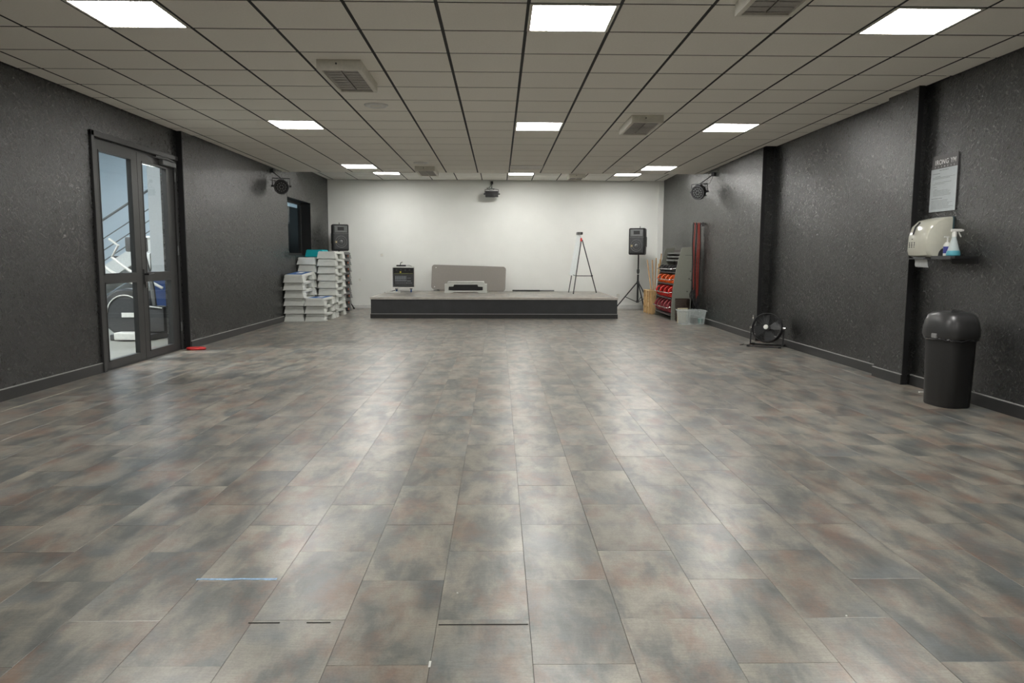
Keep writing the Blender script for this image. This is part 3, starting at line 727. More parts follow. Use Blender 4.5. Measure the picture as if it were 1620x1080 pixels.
tag(b.build('fader', mat('pale_fader', (0.35, 0.38, 0.42), 0.5), m_), kind='stuff')
for x in (-0.17, 0.17):
    for y in (0.07, 0.41):
        c = MB().box(x - 0.03, x + 0.03, y - 0.03, y + 0.03, 0.07, 0.10).tube([(x, y, 0.035), (x, y, 0.08)], 0.012).build('castor', CHROME, t)
        MB().lathe([(0.001, -0.013), (0.033, -0.013), (0.034, 0.013), (0.001, 0.013)], 18, mtx=Matrix.Translation((x, y, 0.034)) @ Matrix.Rotation(PI / 2, 4, 'Y')).build('wheel', AMPB, c, smooth=True)
t = empty('microphone_receiver', (-2.28, 17.50, SZ + 0.60), rz=0.1, label='small black wireless receiver with stub antenna on top of the amplifier rack', cat='receiver')
MB().box(-0.11, 0.11, 0.03, 0.17, 0.0, 0.038, bev=0.004).build('case', BLACK, t)
MB().tube([(-0.02, 0.06, 0.03), (-0.01, 0.06, 0.085), (0.03, 0.06, 0.105)], 0.009).build('antenna', BLACK, t, smooth=True)
MB().tube([(0.11, 0.1, 0.02), (0.18, 0.1, 0.03), (0.24, 0.12, 0.006)], 0.005).build('cable', CORD, t, smooth=True)
t = empty('power_strip', (-2.44, 17.20, SZ), label='white power strip lying on the stage before the amplifier rack', cat='power strip')
MB().box(-0.17, 0.17, -0.03, 0.03, 0.0, 0.035, bev=0.006).build('housing', WHITEP, t)
b = MB()
for k in range(5): b.lathe([(0.018, 0), (0.018, 0.001), (0.001, 0.001)], 14, c=(-0.12 + 0.06 * k, 0, 0.035))
b.build('socket', MGREY, t)
MB().tube([(-0.17, 0, 0.015), (-0.2, 0.08, 0.01), (-0.1, 0.16, 0.02), (0.02, 0.30, 0.05)], 0.006).build('cable', CORD, t, smooth=True)
# rod on the deck
t = empty('pole', (0.85, 18.22, SZ + 0.02), label='long black and grey pole lying along the wall on the stage', cat='pole')
MB().tube([(-0.52, 0, 0), (0.15, 0, 0)], 0.018).build('black_sleeve', BLACK, t, smooth=True); MB().tube([(0.15, 0, 0), (0.50, 0, 0)], 0.014).build('grey_end', MGREY, t, smooth=True)

# flip chart easel
EY = 17.25
t = empty('easel', (1.93, EY, SZ + 0.013), label='black folding easel on the right of the stage', cat='easel')
def rel(p): return p - Vector((1.93, EY, SZ))
apex = rel(at(921, 380, 1, EY + 0.15)); fl_ = rel(at(907, 465.5, 2, SZ)); bl_ = rel(at(899.5, 463.2, 2, SZ)); fr_ = rel(at(943.5, 464.0, 2, SZ))
apl = rel(at(920, 378, 1, EY + 0.1))
topl = rel(at(915, 376, 1, EY + 0.55))
MB().tube([fl_, apl], 0.013).build('leg', DGREY, t, smooth=True); MB().tube([fr_, apex], 0.013).build('leg', DGREY, t, smooth=True); MB().tube([bl_, topl], 0.011).build('leg', DGREY, t, smooth=True)
c1 = fl_.lerp(apl, 0.32); c2 = fr_.lerp(apex, 0.32); c3 = bl_.lerp(topl, 0.32)
MB().tube([c3, c1, c2], 0.009).build('spreader', DGREY, t, smooth=True)
b = MB(); b.tube([c2 - Vector((0.02, 0, 0)), c2 + Vector((0.02, 0, 0))], 0.02); b.build('joint', BLACK, t)
for p in (apl + Vector((-0.01, -0.02, -0.02)), c3 + Vector((0, -0.02, 0.03))):
    MB().box(p.x - 0.02, p.x + 0.02, p.y - 0.02, p.y + 0.02, p.z - 0.05, p.z + 0.03, bev=0.006).build('clamp', RED, t)
# narrow white board panel seen almost edge on
t2 = empty('flipchart_board', (1.93, EY, SZ), label='white flipchart board seen edge on, held by the easel', cat='whiteboard')
q = [rel(at(901.5, 435, 1, EY + 0.30)), rel(at(909.5, 437, 1, EY - 0.0)), rel(at(919.5, 374, 1, EY + 0.10)), rel(at(913.5, 371, 1, EY + 0.50))]
nrm = (q[1] - q[0]).cross(q[3] - q[0]).normalized() * 0.012
b = MB(); b.add([*q, *[p + nrm for p in q]], [(0, 1, 2, 3), (7, 6, 5, 4), (0, 4, 5, 1), (1, 5, 6, 2), (2, 6, 7, 3), (3, 7, 4, 0)]); b.build('panel', mat('white_enamel', (0.72, 0.76, 0.76), 0.3), t2)
p = rel(at(917.5, 369, 1, EY + 0.1)); MB().box(p.x - 0.06, p.x + 0.055, p.y - 0.03, p.y + 0.25, p.z - 0.03, p.z + 0.03, bev=0.006).build('clip_bar', MGREY, t2)
MB().box(p.x + 0.02, p.x + 0.062, p.y - 0.035, p.y - 0.01, p.z - 0.028, p.z + 0.028, bev=0.004).build('end_cap', BLACK, t2)

# ------------------------------------------------------------------ loudspeakers
def speaker(x, y, z, rz, lab, lab2, legang, R=0.5, hub=0.55, side=1):
    t = empty('loudspeaker', (x, y, z), rz=rz, label=lab, cat='loudspeaker', group='black loudspeakers on stands')
    W_, D_, H_ = 0.39, 0.36, 0.62
    b = MB(); b.prism([(-W_ / 2, -D_ / 2), (W_ / 2, -D_ / 2), (W_ / 2 - 0.06, D_ / 2), (-W_ / 2 + 0.06, D_ / 2)], 0, H_, axis=2, bev=0.015); b.build('cabinet', BLACK, t)
    f = -D_ / 2
    hb = MB(); # horn: stepped flare
    R0 = [(-0.155, f - 0.004, 0.425), (0.155, f - 0.004, 0.425), (0.155, f - 0.004, 0.585), (-0.155, f - 0.004, 0.585)]
    R1 = [(-0.14, f - 0.010, 0.438), (0.14, f - 0.010, 0.438), (0.14, f - 0.010, 0.575), (-0.14, f - 0.010, 0.575)]
    R2 = [(-0.06, f + 0.035, 0.475), (0.06, f + 0.035, 0.475), (0.06, f + 0.035, 0.555), (-0.06, f + 0.035, 0.555)]
    hb.loft([R0, R1], cap=False)
    hb.build('horn_rim', MGREY, t)
    b = MB(); b.loft([R1, [(p_[0], f - 0.0055, p_[2]) for p_ in [(-0.075, 0, 0.475), (0.075, 0, 0.475), (0.075, 0, 0.556), (-0.075, 0, 0.556)]]], cap=False); b.build('horn', MGREY, t)
    MB().box(-0.075, 0.075, f - 0.0058, f - 0.004, 0.475, 0.556).build('horn_throat', BLACKR, t)
    MB().box(-0.17, 0.17, f - 0.004, f - 0.001, 0.40, 0.415).build('front_ridge', MGREY, t)
    MB().box(-0.165, 0.165, f - 0.012, f - 0.002, 0.045, 0.39, bev=0.004).build('grille', DGREY, t)
    b = MB()
    b.torus((0, f - 0.014, 0.21), 0.135, 0.008, (0, 1, 0)).torus((0, f - 0.013, 0.21), 0.09, 0.005, (0, 1, 0)); b.build('woofer_ring', MGREY, t, smooth=True)
    MB().lathe([(0.001, 0.012), (0.035, 0.008), (0.045, 0.0), (0.001, 0.0)], 20, mtx=Matrix.Translation((0, f - 0.012, 0.21)) @ Rx).build('dust_cap', MGREY, t, smooth=True)
    MB().box(-0.145, -0.095, f - 0.016, f - 0.011, 0.185, 0.23, bev=0.002).build('badge', mat('brass_badge', (0.50, 0.40, 0.20), 0.4), t)
    MB().tube([(0.02, 0.02, H_), (0.02, 0.02, H_ + 0.05)], 0.008).build('fly_point', BLACK, t, smooth=True)
    s = side
    MB().box(s * 0.165 - 0.01, s * 0.165 + 0.018, -0.06, 0.06, 0.18, 0.42, bev=0.01).build('side_handle', MGREY, t)
    g = empty('speaker_stand', (x, y, 0), label=lab2, cat='speaker stand', group='tripod speaker stands')
    MB().tube([(0, 0, 0.20), (0, 0, 0.95)], 0.0225, 12).build('pole', BLACK, g, smooth=True)
    MB().tube([(0, 0, 0.95), (0, 0, z)], 0.0175, 12).build('inner_pole', BLACK, g, smooth=True)
    MB().tube([(0, 0, 0.90), (0, 0, 0.98)], 0.032, 14).build('collar', DGREY, g, smooth=True)
    MB().tube([(0, 0, 0.86), (0, 0, 0.875)], 0.026, 14).build('white_band', WHITEP, g, smooth=True)
    MB().tube([(0, 0, hub - 0.03), (0, 0, hub + 0.04)], 0.034, 14).build('hub', DGREY, g, smooth=True)
    MB().tube([(0, 0, 0.19), (0, 0, 0.24)], 0.034, 14).build('lower_hub', DGREY, g, smooth=True)
    for a in legang:
        r_ = R; d = Vector((math.cos(a), math.sin(a), 0))
        MB().tube([d * 0.03 + Vector((0, 0, hub)), d * r_ + Vector((0, 0, 0.018))], 0.014).build('leg', BLACK, g, smooth=True)
        MB().tube([d * 0.03 + Vector((0, 0, 0.21)), d * (r_ * 0.52) + Vector((0, 0, 0.018 + (hub - 0.018) * 0.48))], 0.008).build('brace', BLACK, g, smooth=True)
        p_ = d * r_; MB().lathe([(0.001, 0), (0.02, 0), (0.018, 0.035), (0.001, 0.035)], 12, c=(p_.x, p_.y, 0)).build('rubber_foot', BLACKR, g, smooth=True)
speaker(3.31, 17.75, 1.325, -math.radians(27), 'black loudspeaker on the right by the white wall', 'black tripod stand carrying the right loudspeaker', [math.radians(a) for a in (182, 62, -58)], R=0.56, hub=0.66, side=1)
speaker(-3.80, 17.92, 1.39, math.radians(27), 'black loudspeaker in the left corner above the dark step stack', 'black tripod stand behind the dark step stack', [math.radians(a) for a in (25, 140, 262)], R=0.33, hub=0.55, side=-1)

# ------------------------------------------------------------------ wooden crate with sticks
CX0, CX1, CY0, CY1, CH = 3.38, 3.80, 16.6, 17.22, 0.53
t = empty('wooden_crate', ((CX0 + CX1) / 2, (CY0 + CY1) / 2, 0), label='pine slatted crate behind the weight rack holding sticks', cat='crate')
hx, hy = (CX1 - CX0) / 2, (CY1 - CY0) / 2
for s in (-1, 1):
    for k in range(4):
        z0 = 0.03 + k * 0.125
        box_obj('slat', (s * hx - 0.008, s * hx + 0.008, -hy, hy, z0, z0 + 0.092), WOOD, t, bev=0.002)
        box_obj('slat', (-hx, hx, s * hy - 0.008, s * hy + 0.008, z0, z0 + 0.092), WOOD, t, bev=0.002)
    for y in (-hy + 0.04, 0, hy - 0.04): box_obj('batten', (s * (hx + 0.018) - 0.01, s * (hx + 0.018) + 0.01, y - 0.035, y + 0.035, 0.0, CH - 0.02), WOOD, t, bev=0.002)
    for x in (-hx + 0.05, hx - 0.05): box_obj('batten', (x - 0.04, x + 0.04, s * (hy + 0.018) - 0.01, s * (hy + 0.018) + 0.01, 0.0, CH - 0.02), WOOD, t, bev=0.002)
b = MB(); b.box(-hx - 0.03, hx + 0.03, -hy - 0.03, -hy + 0.02, CH - 0.02, CH).box(-hx - 0.03, hx + 0.03, hy - 0.02, hy + 0.03, CH - 0.02, CH).box(-hx - 0.03, -hx + 0.02, -hy, hy, CH - 0.02, CH).box(hx - 0.02, hx + 0.03, -hy, hy, CH - 0.02, CH)
b.build('top_rim', WOOD, t); box_obj('bottom_board', (-hx, hx, -hy, hy, 0.02, 0.035), WOOD, t)
stp = [(1024, 411, 17.1, WOODD, 'leftmost, leaning left'), (1032, 411, 17.0, WOODD, 'second from left, nearly upright'), (1038.2, 408, 17.0, WOODD, 'third from left'), (1042, 417, 16.9, WOOD, 'short pale one in the middle'),
       (1044.3, 410, 16.85, WOOD, 'pale one right of the middle'), (1046.3, 401, 17.0, WOODD, 'tallest of all'), (1049, 408, 16.9, WOOD, 'second from right'), (1051, 406, 16.8, WOOD, 'rightmost')]
for k, (px, py, yy, m_, ds) in enumerate(stp):
    tp = at(px, py, 1, yy); bx = CX0 + 0.12 + 0.028 * k; by = CY0 + 0.12 + 0.05 * ((k * 3) % 8)
    o = MB().tube([(0, 0, 0), (tp.x - bx, yy - by, tp.z - 0.037)], 0.0125, 10).build('exercise_stick', m_, smooth=True, loc=(bx, by, 0.037))
    tag(o, 'wooden exercise stick in the pine crate, ' + ds, 'stick', 'sticks in the crate')

# ------------------------------------------------------------------ weight rack
RY0, RY1 = 14.95, 16.45
t = empty('weight_rack', (3.7, 15.7, 0), label='sage grey curved weight plate rack against the right wall', cat='rack')
def rp(x, y, z): return (x - 3.7, y - 15.7, z)
prof = [(3.47, 0), (3.475, 0.25), (3.485, 0.5), (3.51, 0.75), (3.55, 1.0), (3.59, 1.2), (3.635, 1.38), (3.66, 1.455), (3.86, 1.47), (3.86, 0)]
for y, nm in ((RY0, 'near_panel'), (RY1, 'far_panel')):
    b = MB(); b.prism([(x - 3.7, z) for x, z in prof], y - 15.7 - 0.02, y - 15.7 + 0.02, axis=1); b.build('side_panel', RACKG, t)
box_obj('back_panel', (0.14, 0.16, RY0 - 15.7, RY1 - 15.7, 0.1, 1.42), mat('dark_grey_rack_back', (0.09, 0.08, 0.075), 0.6), t)
for (x, z) in ((1093, 405), ):
    pass
b = MB()
for px, py in ((1092, 429), (1095, 426), (1090, 441), (1093, 443), (1087, 461), (1096, 461)):
    p_ = at(px, py, 1, RY0 - 0.02); b.lathe([(0.012, 0), (0.010, 0.006), (0.001, 0.006)], 10, mtx=Matrix.Translation((p_.x - 3.7, RY0 - 15.7 - 0.02, p_.z)) @ Rx)
b.build('bolt', CHROME, t)
MB().box(0.02, 0.158, RY0 - 15.7 - 0.023, RY0 - 15.7 - 0.02, 1.30, 1.306).build('seam', DGREY, t)
for k, z in enumerate((1.33, 1.255, 1.18)): box_obj('upper_shelf', (0.0 - 0.01 * k, 0.14, RY0 - 15.7 + 0.02, RY1 - 15.7 - 0.02, z, z + 0.035), mat('shelf_grey', (0.15, 0.155, 0.15), 0.5), t, bev=0.006)
rows = [(0.955, 3.55, 0.075, BLACKR, 5, 'small black', 'top'), (0.72, 3.52, 0.095, ORG, 4, 'orange', 'second'), (0.43, 3.49, 0.125, RED, 4, 'red', 'third'), (0.10, 3.475, 0.155, MAR, 5, 'maroon', 'lowest')]
def plate_mesh(R, th=0.045):
    n = 28; out = []; hole = []
    for k in range(n):
        a = 2 * PI * k / n
        rr = R * (1 + 0.045 * math.cos(3 * a + PI))
        out.append((rr * math.cos(a), rr * math.sin(a)))
        hole.append((-R * 0.50 + R * 0.26 * math.cos(a), R * 0.55 * math.sin(a)))
    b = MB(); h = th / 2
    rings = [[(x, -h, z) for x, z in hole], [(x * 0.96, -h, z * 0.96) for x, z in out], [(x, -h * 0.6, z) for x, z in out], [(x, h * 0.6, z) for x, z in out], [(x * 0.96, h, z * 0.96) for x, z in out], [(x, h, z) for x, z in hole]]
    b.loft([[Vector(p_) for p_ in r] for r in rings], close=True)
    return b
for z, xf, R, m_, n_, cn, tn in rows:
    box_obj('tray', (xf - 3.7 - 0.02, 0.14, RY0 - 15.7 + 0.02, RY1 - 15.7 - 0.02, z - 0.012, z), mat('tray_' + tn, (0.07, 0.062, 0.06), 0.6), t)
    zr = z + R * 0.9; b = MB()
    xo = xf - 3.7 - 0.075
    b.tube([(xf - 3.7 + 0.02, RY0 - 15.7 + 0.05, zr + 0.02), (xo, RY0 - 15.7 + 0.06, zr), (xo, RY1 - 15.7 - 0.06, zr), (xf - 3.7 + 0.02, RY1 - 15.7 - 0.05, zr + 0.02)], 0.0085)
    b.build('rail', CHROME, t, smooth=True)
    proto_p = None
    for k in range(n_):
        y = RY0 + 0.17 + (RY1 - RY0 - 0.34) * k / (n_ - 1)
        loc = (xf + R - 0.05, y, z + R * 1.03)
        if proto_p is None: proto_p = plate_mesh(R).build('weight_plate', m_, smooth=True); o = proto_p
        else: o = proto_p.copy(); COL.objects.link(o)
        o.location = loc; o.rotation_euler = (0, 0, 0.0)
        pos = 'nearest the camera' if k == 0 else ('furthest from the camera' if k == n_ - 1 else ORD[k] + ' from the camera')
        tag(o, '%s rubber weight plate on the %s tray of the rack, %s' % (cn, tn, pos), 'weight plate', '%s plates on the rack' % cn)
# brown basket in front of the rack
t = empty('basket', (3.63, 14.68, 0), label='dark brown round basket in front of the weight rack', cat='basket')
b = MB(); b.lathe([(0.001, 0.0), (0.125, 0.0), (0.135, 0.05), (0.14, 0.44), (0.145, 0.45), (0.13, 0.45), (0.125, 0.02), (0.001, 0.02)], 28); b.build('body', BROWN, t, smooth=True)
b = MB()
for k in range(9): b.torus((0, 0, 0.05 + 0.046 * k), 0.141, 0.006, n=28, m=5)
tag(b.build('weave', BROWN, t, smooth=True), kind='stuff')
# clear storage box
t = empty('storage_box', (3.64, 14.02, 0), label='frosted clear plastic storage box on the floor beside the weight rack', cat='storage box')
def tub(x0, y0, x1, y1, h, th):
    b = MB()
    def rr(x, y, z): return [Vector((-x, -y, z)), Vector((x, -y, z)), Vector((x, y, z)), Vector((-x, y, z))]
    b.loft([rr(x0 - th, y0 - th, th), rr(x1 - th, y1 - th, h), rr(x1, y1, h), rr(x0, y0, 0)], cap=False)
    b.add([*rr(x0, y0, 0)], [(0, 1, 2, 3)]); b.add([*rr(x0 - th, y0 - th, th)], [(0, 1, 2, 3)]); return b
tub(0.20, 0.17, 0.235, 0.20, 0.27, 0.004).build('tub', CLEARBOX, t)
b = MB(); b.box(-0.25, 0.25, -0.215, -0.20, 0.25, 0.272, bev=0.003).box(-0.25, 0.25, 0.20, 0.215, 0.25, 0.272, bev=0.003).box(-0.25, -0.235, -0.2, 0.2, 0.25, 0.272, bev=0.003).box(0.235, 0.25, -0.2, 0.2, 0.25, 0.272, bev=0.003)
b.build('rim', CLEARBOX, t)
b = MB()
for x in (-0.13, 0.13): b.box(x - 0.012, x + 0.012, -0.20, -0.17, 0.0, 0.26)
b.build('rib', CLEARBOX, t)
o = MB().lathe([(0.001, 0), (0.07, 0.01), (0.075, 0.12), (0.001, 0.13)], 16).build('black_bundle', BLACKR, smooth=True, loc=(3.68, 13.98, 0.01)); tag(o, 'dark bundle inside the clear storage box, middle', 'bundle')
o = MB().lathe([(0.001, 0), (0.04, 0.01), (0.045, 0.10), (0.001, 0.11)], 16).build('green_ball', mat('teal_green', (0.02, 0.25, 0.2), 0.6), smooth=True, loc=(3.80, 13.98, 0.01)); tag(o, 'teal green item inside the clear storage box on the right', 'ball')
o = MB().box(-0.10, 0.10, -0.012, 0.012, 0, 0.285, bev=0.002).build('card_sheet', BEIGE, loc=(3.55, 14.32, 0)); tag(o, 'beige card sheet standing between basket and clear box', 'card')

# resistance bands on the wall
bz = 1.905
t = empty('band_hook', (3.945, 14.5, bz), label='black wall hook bar carrying the resistance bands', cat='hook')
MB().tube([(-0.19, 0, 0.0), (0.0, 0, 0.0)], 0.009).build('bar', BLACK, t, smooth=True); MB().box(-0.02, -0.005, -0.03, 0.03, -0.05, 0.03, bev=0.003).build('plate', BLACK, t)
bands = [(-0.17, 0.55, BLACKR, 'black', 'leftmost'), (-0.145, 0.62, BAND, 'red', 'left'), (-0.115, 0.45, BLACKR, 'black', 'second from left'), (-0.085, 0.40, BAND, 'red', 'middle'), (-0.055, 0.50, BAND, 'red', 'wide one right of middle'), (-0.03, 0.33, BLACKR, 'black', 'rightmost by the wall')]
for k, (dx, zb, m_, cn, ps) in enumerate(bands):
    t = empty('resistance_band', (3.93 + dx, 14.5, bz + 0.011), label='%s tube resistance band hanging on the wall hook, %s' % (cn, ps), cat='resistance band', group='bands on the wall hook')
    L1 = bz - zb; pts = []
    for s in (0, 1):
        y = -0.018 if s == 0 else 0.018
        zz = [0, -0.05, -0.4, -0.8, -L1] if s == 0 else [-L1 + 0.05, -0.8, -0.4, -0.05, 0]
        for q_ in zz: pts.append((0.012 * math.sin(q_ * 5 + k), y, q_))
    a_ = MB().tube([(0, -0.012, -0.006)] + pts[1:5], 0.0085, 6).build('tube', m_, t, smooth=True)
    MB().tube([(0, 0.012, -0.006)] + pts[6:9][::-1] + [pts[5]], 0.0085, 6).build('tube', m_, t, smooth=True)
    MB().tube([(0, -0.013, -0.008), (0, -0.009, 0.003), (0, 0.0, 0.007), (0, 0.009, 0.003), (0, 0.013, -0.008)], 0.0085, 6).build('loop', m_, t, smooth=True)
    for s, p_ in ((-1, pts[4]), (1, pts[5])):
        x, y, z = p_
        MB().tube([(x, y, z), (x - 0.02, y + s * 0.02, z - 0.06), (x - 0.015, y + s * 0.03, z - 0.13), (x + 0.025, y + s * 0.03, z - 0.13), (x + 0.015, y + s * 0.015, z - 0.06), (x, y, z)], 0.010, 6).build('handle', BLACKR, t, smooth=True)

# ------------------------------------------------------------------ floor fan
fc = Vector((3.79, 10.42, 0)); t = empty('floor_fan', fc, rz=math.radians(-33), label='small black floor fan standing by the right wall', cat='fan')
Rf, zc = 0.20, 0.262
def F(z): return z
tilt = Matrix.Translation((0, 0, zc)) @ Matrix.Rotation(math.radians(-14), 4, 'X')
def guard(y, bulge):
    b = MB()
    for R in (0.05, 0.075, 0.10, 0.125, 0.15, 0.175): b.torus((0, y + bulge * (1 - (R / Rf) ** 2), 0), R, 0.0018, (0, 1, 0), 30, 4)
    for k in range(20):
        a = 2 * PI * k / 20; d = Vector((math.cos(a), 0, math.sin(a)))
        b.tube([d * 0.04 + Vector((0, y + bulge * 0.96, 0)), d * 0.12 + Vector((0, y + bulge * 0.64, 0)), d * Rf + Vector((0, y, 0))], 0.0018, 4)
    b.bm.transform(tilt); return b
guard(-0.05, -0.045).build('front_guard', DGREY, t, smooth=True); guard(0.05, 0.04).build('rear_guard', DGREY, t, smooth=True)
b = MB(); b.lathe([(Rf, -0.05), (Rf + 0.008, -0.05), (Rf + 0.008, 0.05), (Rf, 0.05)], 40, mtx=tilt @ Rx, cap=False); b.torus(tilt @ Vector((0, -0.05, 0)), Rf, 0.008, tilt.to_3x3() @ Vector((0, 1, 0)), 36, 6); b.build('drum', BLACK, t, smooth=True)
h_ = MB().lathe([(0.001, 0.10), (0.03, 0.098), (0.034, 0.088), (0.001, 0.086)], 20, mtx=tilt @ Rx).build('hub_badge', WHITEP, t, smooth=True)
MB().lathe([(0.001, -0.05), (0.05, -0.05), (0.045, 0.02), (0.001, 0.03)], 20, mtx=tilt @ Rx).build('motor', BLACK, t, smooth=True)
for k in range(4):
    b = MB(); a = 2 * PI * k / 4 + 0.3
    ring = []
    for rr, tw, wd in ((0.03, 0.5, 0.03), (0.10, 0.4, 0.06), (0.175, 0.3, 0.075)):
        c = Vector((rr * math.cos(a), 0, rr * math.sin(a))); tn = Vector((-math.sin(a), 0, math.cos(a)))
        e = tn * math.cos(tw) * wd + Vector((0, 1, 0)) * math.sin(tw) * wd
        ring.append([c - e, c - e + Vector((0, 0.003, 0)), c + e + Vector((0, 0.003, 0)), c + e])
    b.loft(ring); b.bm.transform(tilt); b.build('blade', DGREY, t, smooth=True)
b = MB(); b.tube([(-0.225, 0.02, zc), (-0.222, -0.02, 0.03), (-0.215, -0.16, 0.014)], 0.010); b.tube([(0.225, 0.02, zc), (0.222, -0.02, 0.03), (0.215, -0.16, 0.014)], 0.010)
b.tube([(-0.215, -0.16, 0.014), (0.215, -0.16, 0.014)], 0.010); b.tube([(-0.222, -0.01, 0.03), (-0.215, 0.13, 0.014), (0.215, 0.13, 0.014), (0.222, -0.01, 0.03)], 0.010)
b.build('stand', BLACK, t, smooth=True)
b = MB()
for x in (-0.215, 0.215):
    for y in (-0.16, 0.13): b.box(x - 0.02, x + 0.02, y - 0.012, y + 0.012, 0, 0.028, bev=0.004)
b.build('foot', BLACKR, t)
for s in (-1, 1): MB().tube([(s * 0.21, 0.02, zc), (s * 0.245, 0.02, zc)], 0.02, 12).build('pivot_knob', CHROME, t, smooth=True)
MB().tube([(-0.2, 0.1, 0.01), (-0.30, 0.0, 0.006), (-0.36, -0.05, 0.006), (-0.34, 0.1, 0.006)], 0.004).build('cable', CORD, t, smooth=True)

def socket(loc, nx, ny, lab, cat='socket', m=None, s=0.04):
    """small wall plate facing (nx, ny)"""
    rz = math.atan2(nx, -ny); t = empty('wall_socket', loc, rz=rz, label=lab, cat=cat)
    MB().box(-s, s, -0.012, 0.0, -s, s, bev=0.004).build('plate', m or WHITEP, t); MB().lathe([(s * 0.55, 0), (s * 0.5, 0.003), (0.001, 0.003)], 18, mtx=Matrix.Translation((0, -0.011, 0)) @ Rx).build('insert', SENSORW, t)
socket((-2.86, YB, 1.30), 0, -1, 'white light switch plate high on the white wall left of the amplifier', 'switch')
socket((-3.40, YB, 0.70), 0, -1, 'tiny white socket on the white wall beside the dark steps', s=0.03)
socket((2.95, YB, 0.335), 0, -1, 'white double socket low on the white wall behind the right tripod')
socket((xa(11.3) , 11.28, 0.34), -1, 0, 'chrome socket low on the right black wall left of the fan', m=CHROME)

# ------------------------------------------------------------------ spotlights
def par(x, y, z, mount, rz, lab, tl=0.25):
    t = empty('spotlight', (x, y, z), rz=rz, label=lab, cat='spotlight', group='black spotlights at the walls')
    mt = Matrix.Rotation(tl, 4, 'X') @ Rx
    b = MB(); b.lathe([(0.001, 0.09), (0.105, 0.09), (0.125, 0.075), (0.128, 0.0), (0.11, -0.07), (0.08, -0.11), (0.001, -0.12)], 12, mtx=mt); b.build('housing', BLACK, t)
    b = MB(); b.torus((0, 0, 0), 0.12, 0.012, (0, 0, 1), 24, 6); b.bm.transform(mt @ Matrix.Translation((0, 0, 0.088))); b.build('rim', DGREY, t, smooth=True)
    b = MB()
    for k in range(12):
        a = 2 * PI * k / 12; b.lathe([(0.014, 0.0), (0.012, 0.01), (0.001, 0.012)], 8, mtx=mt @ Matrix.Translation((0.075 * math.cos(a), 0.075 * math.sin(a), 0.09)))
    for k in range(6):
        a = 2 * PI * k / 6; b.lathe([(0.014, 0.0), (0.012, 0.01), (0.001, 0.012)], 8, mtx=mt @ Matrix.Translation((0.035 * math.cos(a), 0.035 * math.sin(a), 0.09)))
    tag(b.build('lens', MGREY, t, smooth=True), kind='stuff')
    b = MB()
    for k in range(10):
        a = 2 * PI * k / 10; b.box(0.115, 0.14, -0.004, 0.004, -0.06, 0.06, mtx=mt @ Matrix.Rotation(a, 4, 'Z'))
    b.build('cooling_fin', DGREY, t)
    inv = Matrix.Rotation(-rz, 4, 'Z'); m0 = inv @ (Vector(mount) - Vector((x, y, z)))
    b = MB(); b.tube([(-0.15, 0, 0), (-0.15, 0, 0.14), (0.15, 0, 0.14), (0.15, 0, 0)], 0.009); b.build('bracket', BLACK, t, smooth=True)
    for s in (-1, 1): MB().tube([(s * 0.125, 0, 0), (s * 0.175, 0, 0)], 0.018, 10).build('knob', BLACK, t, smooth=True)
    MB().tube([(0, 0, 0.14), m0], 0.009).build('arm', BLACK, t, smooth=True)
    MB().box(m0.x - 0.03, m0.x + 0.03, m0.y - 0.03, m0.y + 0.03, m0.z - 0.035, m0.z + 0.035, bev=0.006).build('wall_clamp', BLACK, t)
    MB().tube([m0 + Vector((0.0, 0, -0.02)), m0 + Vector((-0.07, 0.01, -0.16)), Vector((-0.10, 0.08, 0.10)), Vector((-0.02, 0.1, 0.0))], 0.004).build('cable', CORD, t, smooth=True)
par(-3.93, 13.75, 2.505, (-4.13, 13.85, 2.79), math.radians(18), 'round black spotlight high on the left wall above the window corner')
par(3.68, 13.85, 2.455, (3.90, 13.75, 2.76), math.radians(-38), 'round black spotlight high on the right wall above the weight rack')
# ribbed bar light on the back wall
t = empty('spotlight', (-0.175, 18.17, 2.76), label='black ribbed floodlight at the top centre of the white wall', cat='spotlight', group='black spotlights at the walls')
MB().box(-0.155, 0.155, -0.06, 0.06, -0.07, 0.07, bev=0.008).build('housing', BLACK, t)
for k in range(13): box_obj('cooling_fin', (-0.15 + k * 0.024, -0.138 + k * 0.024, -0.075, -0.06, -0.07, 0.005), DGREY, t)
MB().tube([(-0.195, 0, 0.0), (0.195, 0, 0.0)], 0.014).build('knob', BLACK, t, smooth=True)
MB().tube([(-0.17, 0, 0), (-0.16, 0, 0.10), (0.0, 0, 0.13), (0.16, 0, 0.10), (0.17, 0, 0)], 0.008).build('bracket', BLACK, t, smooth=True)
MB().tube([(0, 0, 0.13), (0.0, 0.1, 0.24), (0.0, 0.22, 0.29)], 0.010).build('arm', BLACK, t, smooth=True)
MB().box(-0.03, 0.03, 0.18, 0.23, 0.25, 0.32, bev=0.006).build('wall_clamp', BLACK, t)
MB().tube([(0, 0.2, 0.27), (-0.05, 0.05, 0.16), (-0.12, 0.0, 0.14), (-0.04, 0, 0.09), (0.06, 0, 0.11)], 0.006).build('cable', CORD, t, smooth=True)

# ------------------------------------------------------------------ near right wall: poster, dispenser, shelf, bottles, bin
t = empty('notice_board', (XC, 6.845, 1.666), rz=-PI / 2, label='grey gym rules notice board with IRON GYM heading on the right wall', cat='sign')
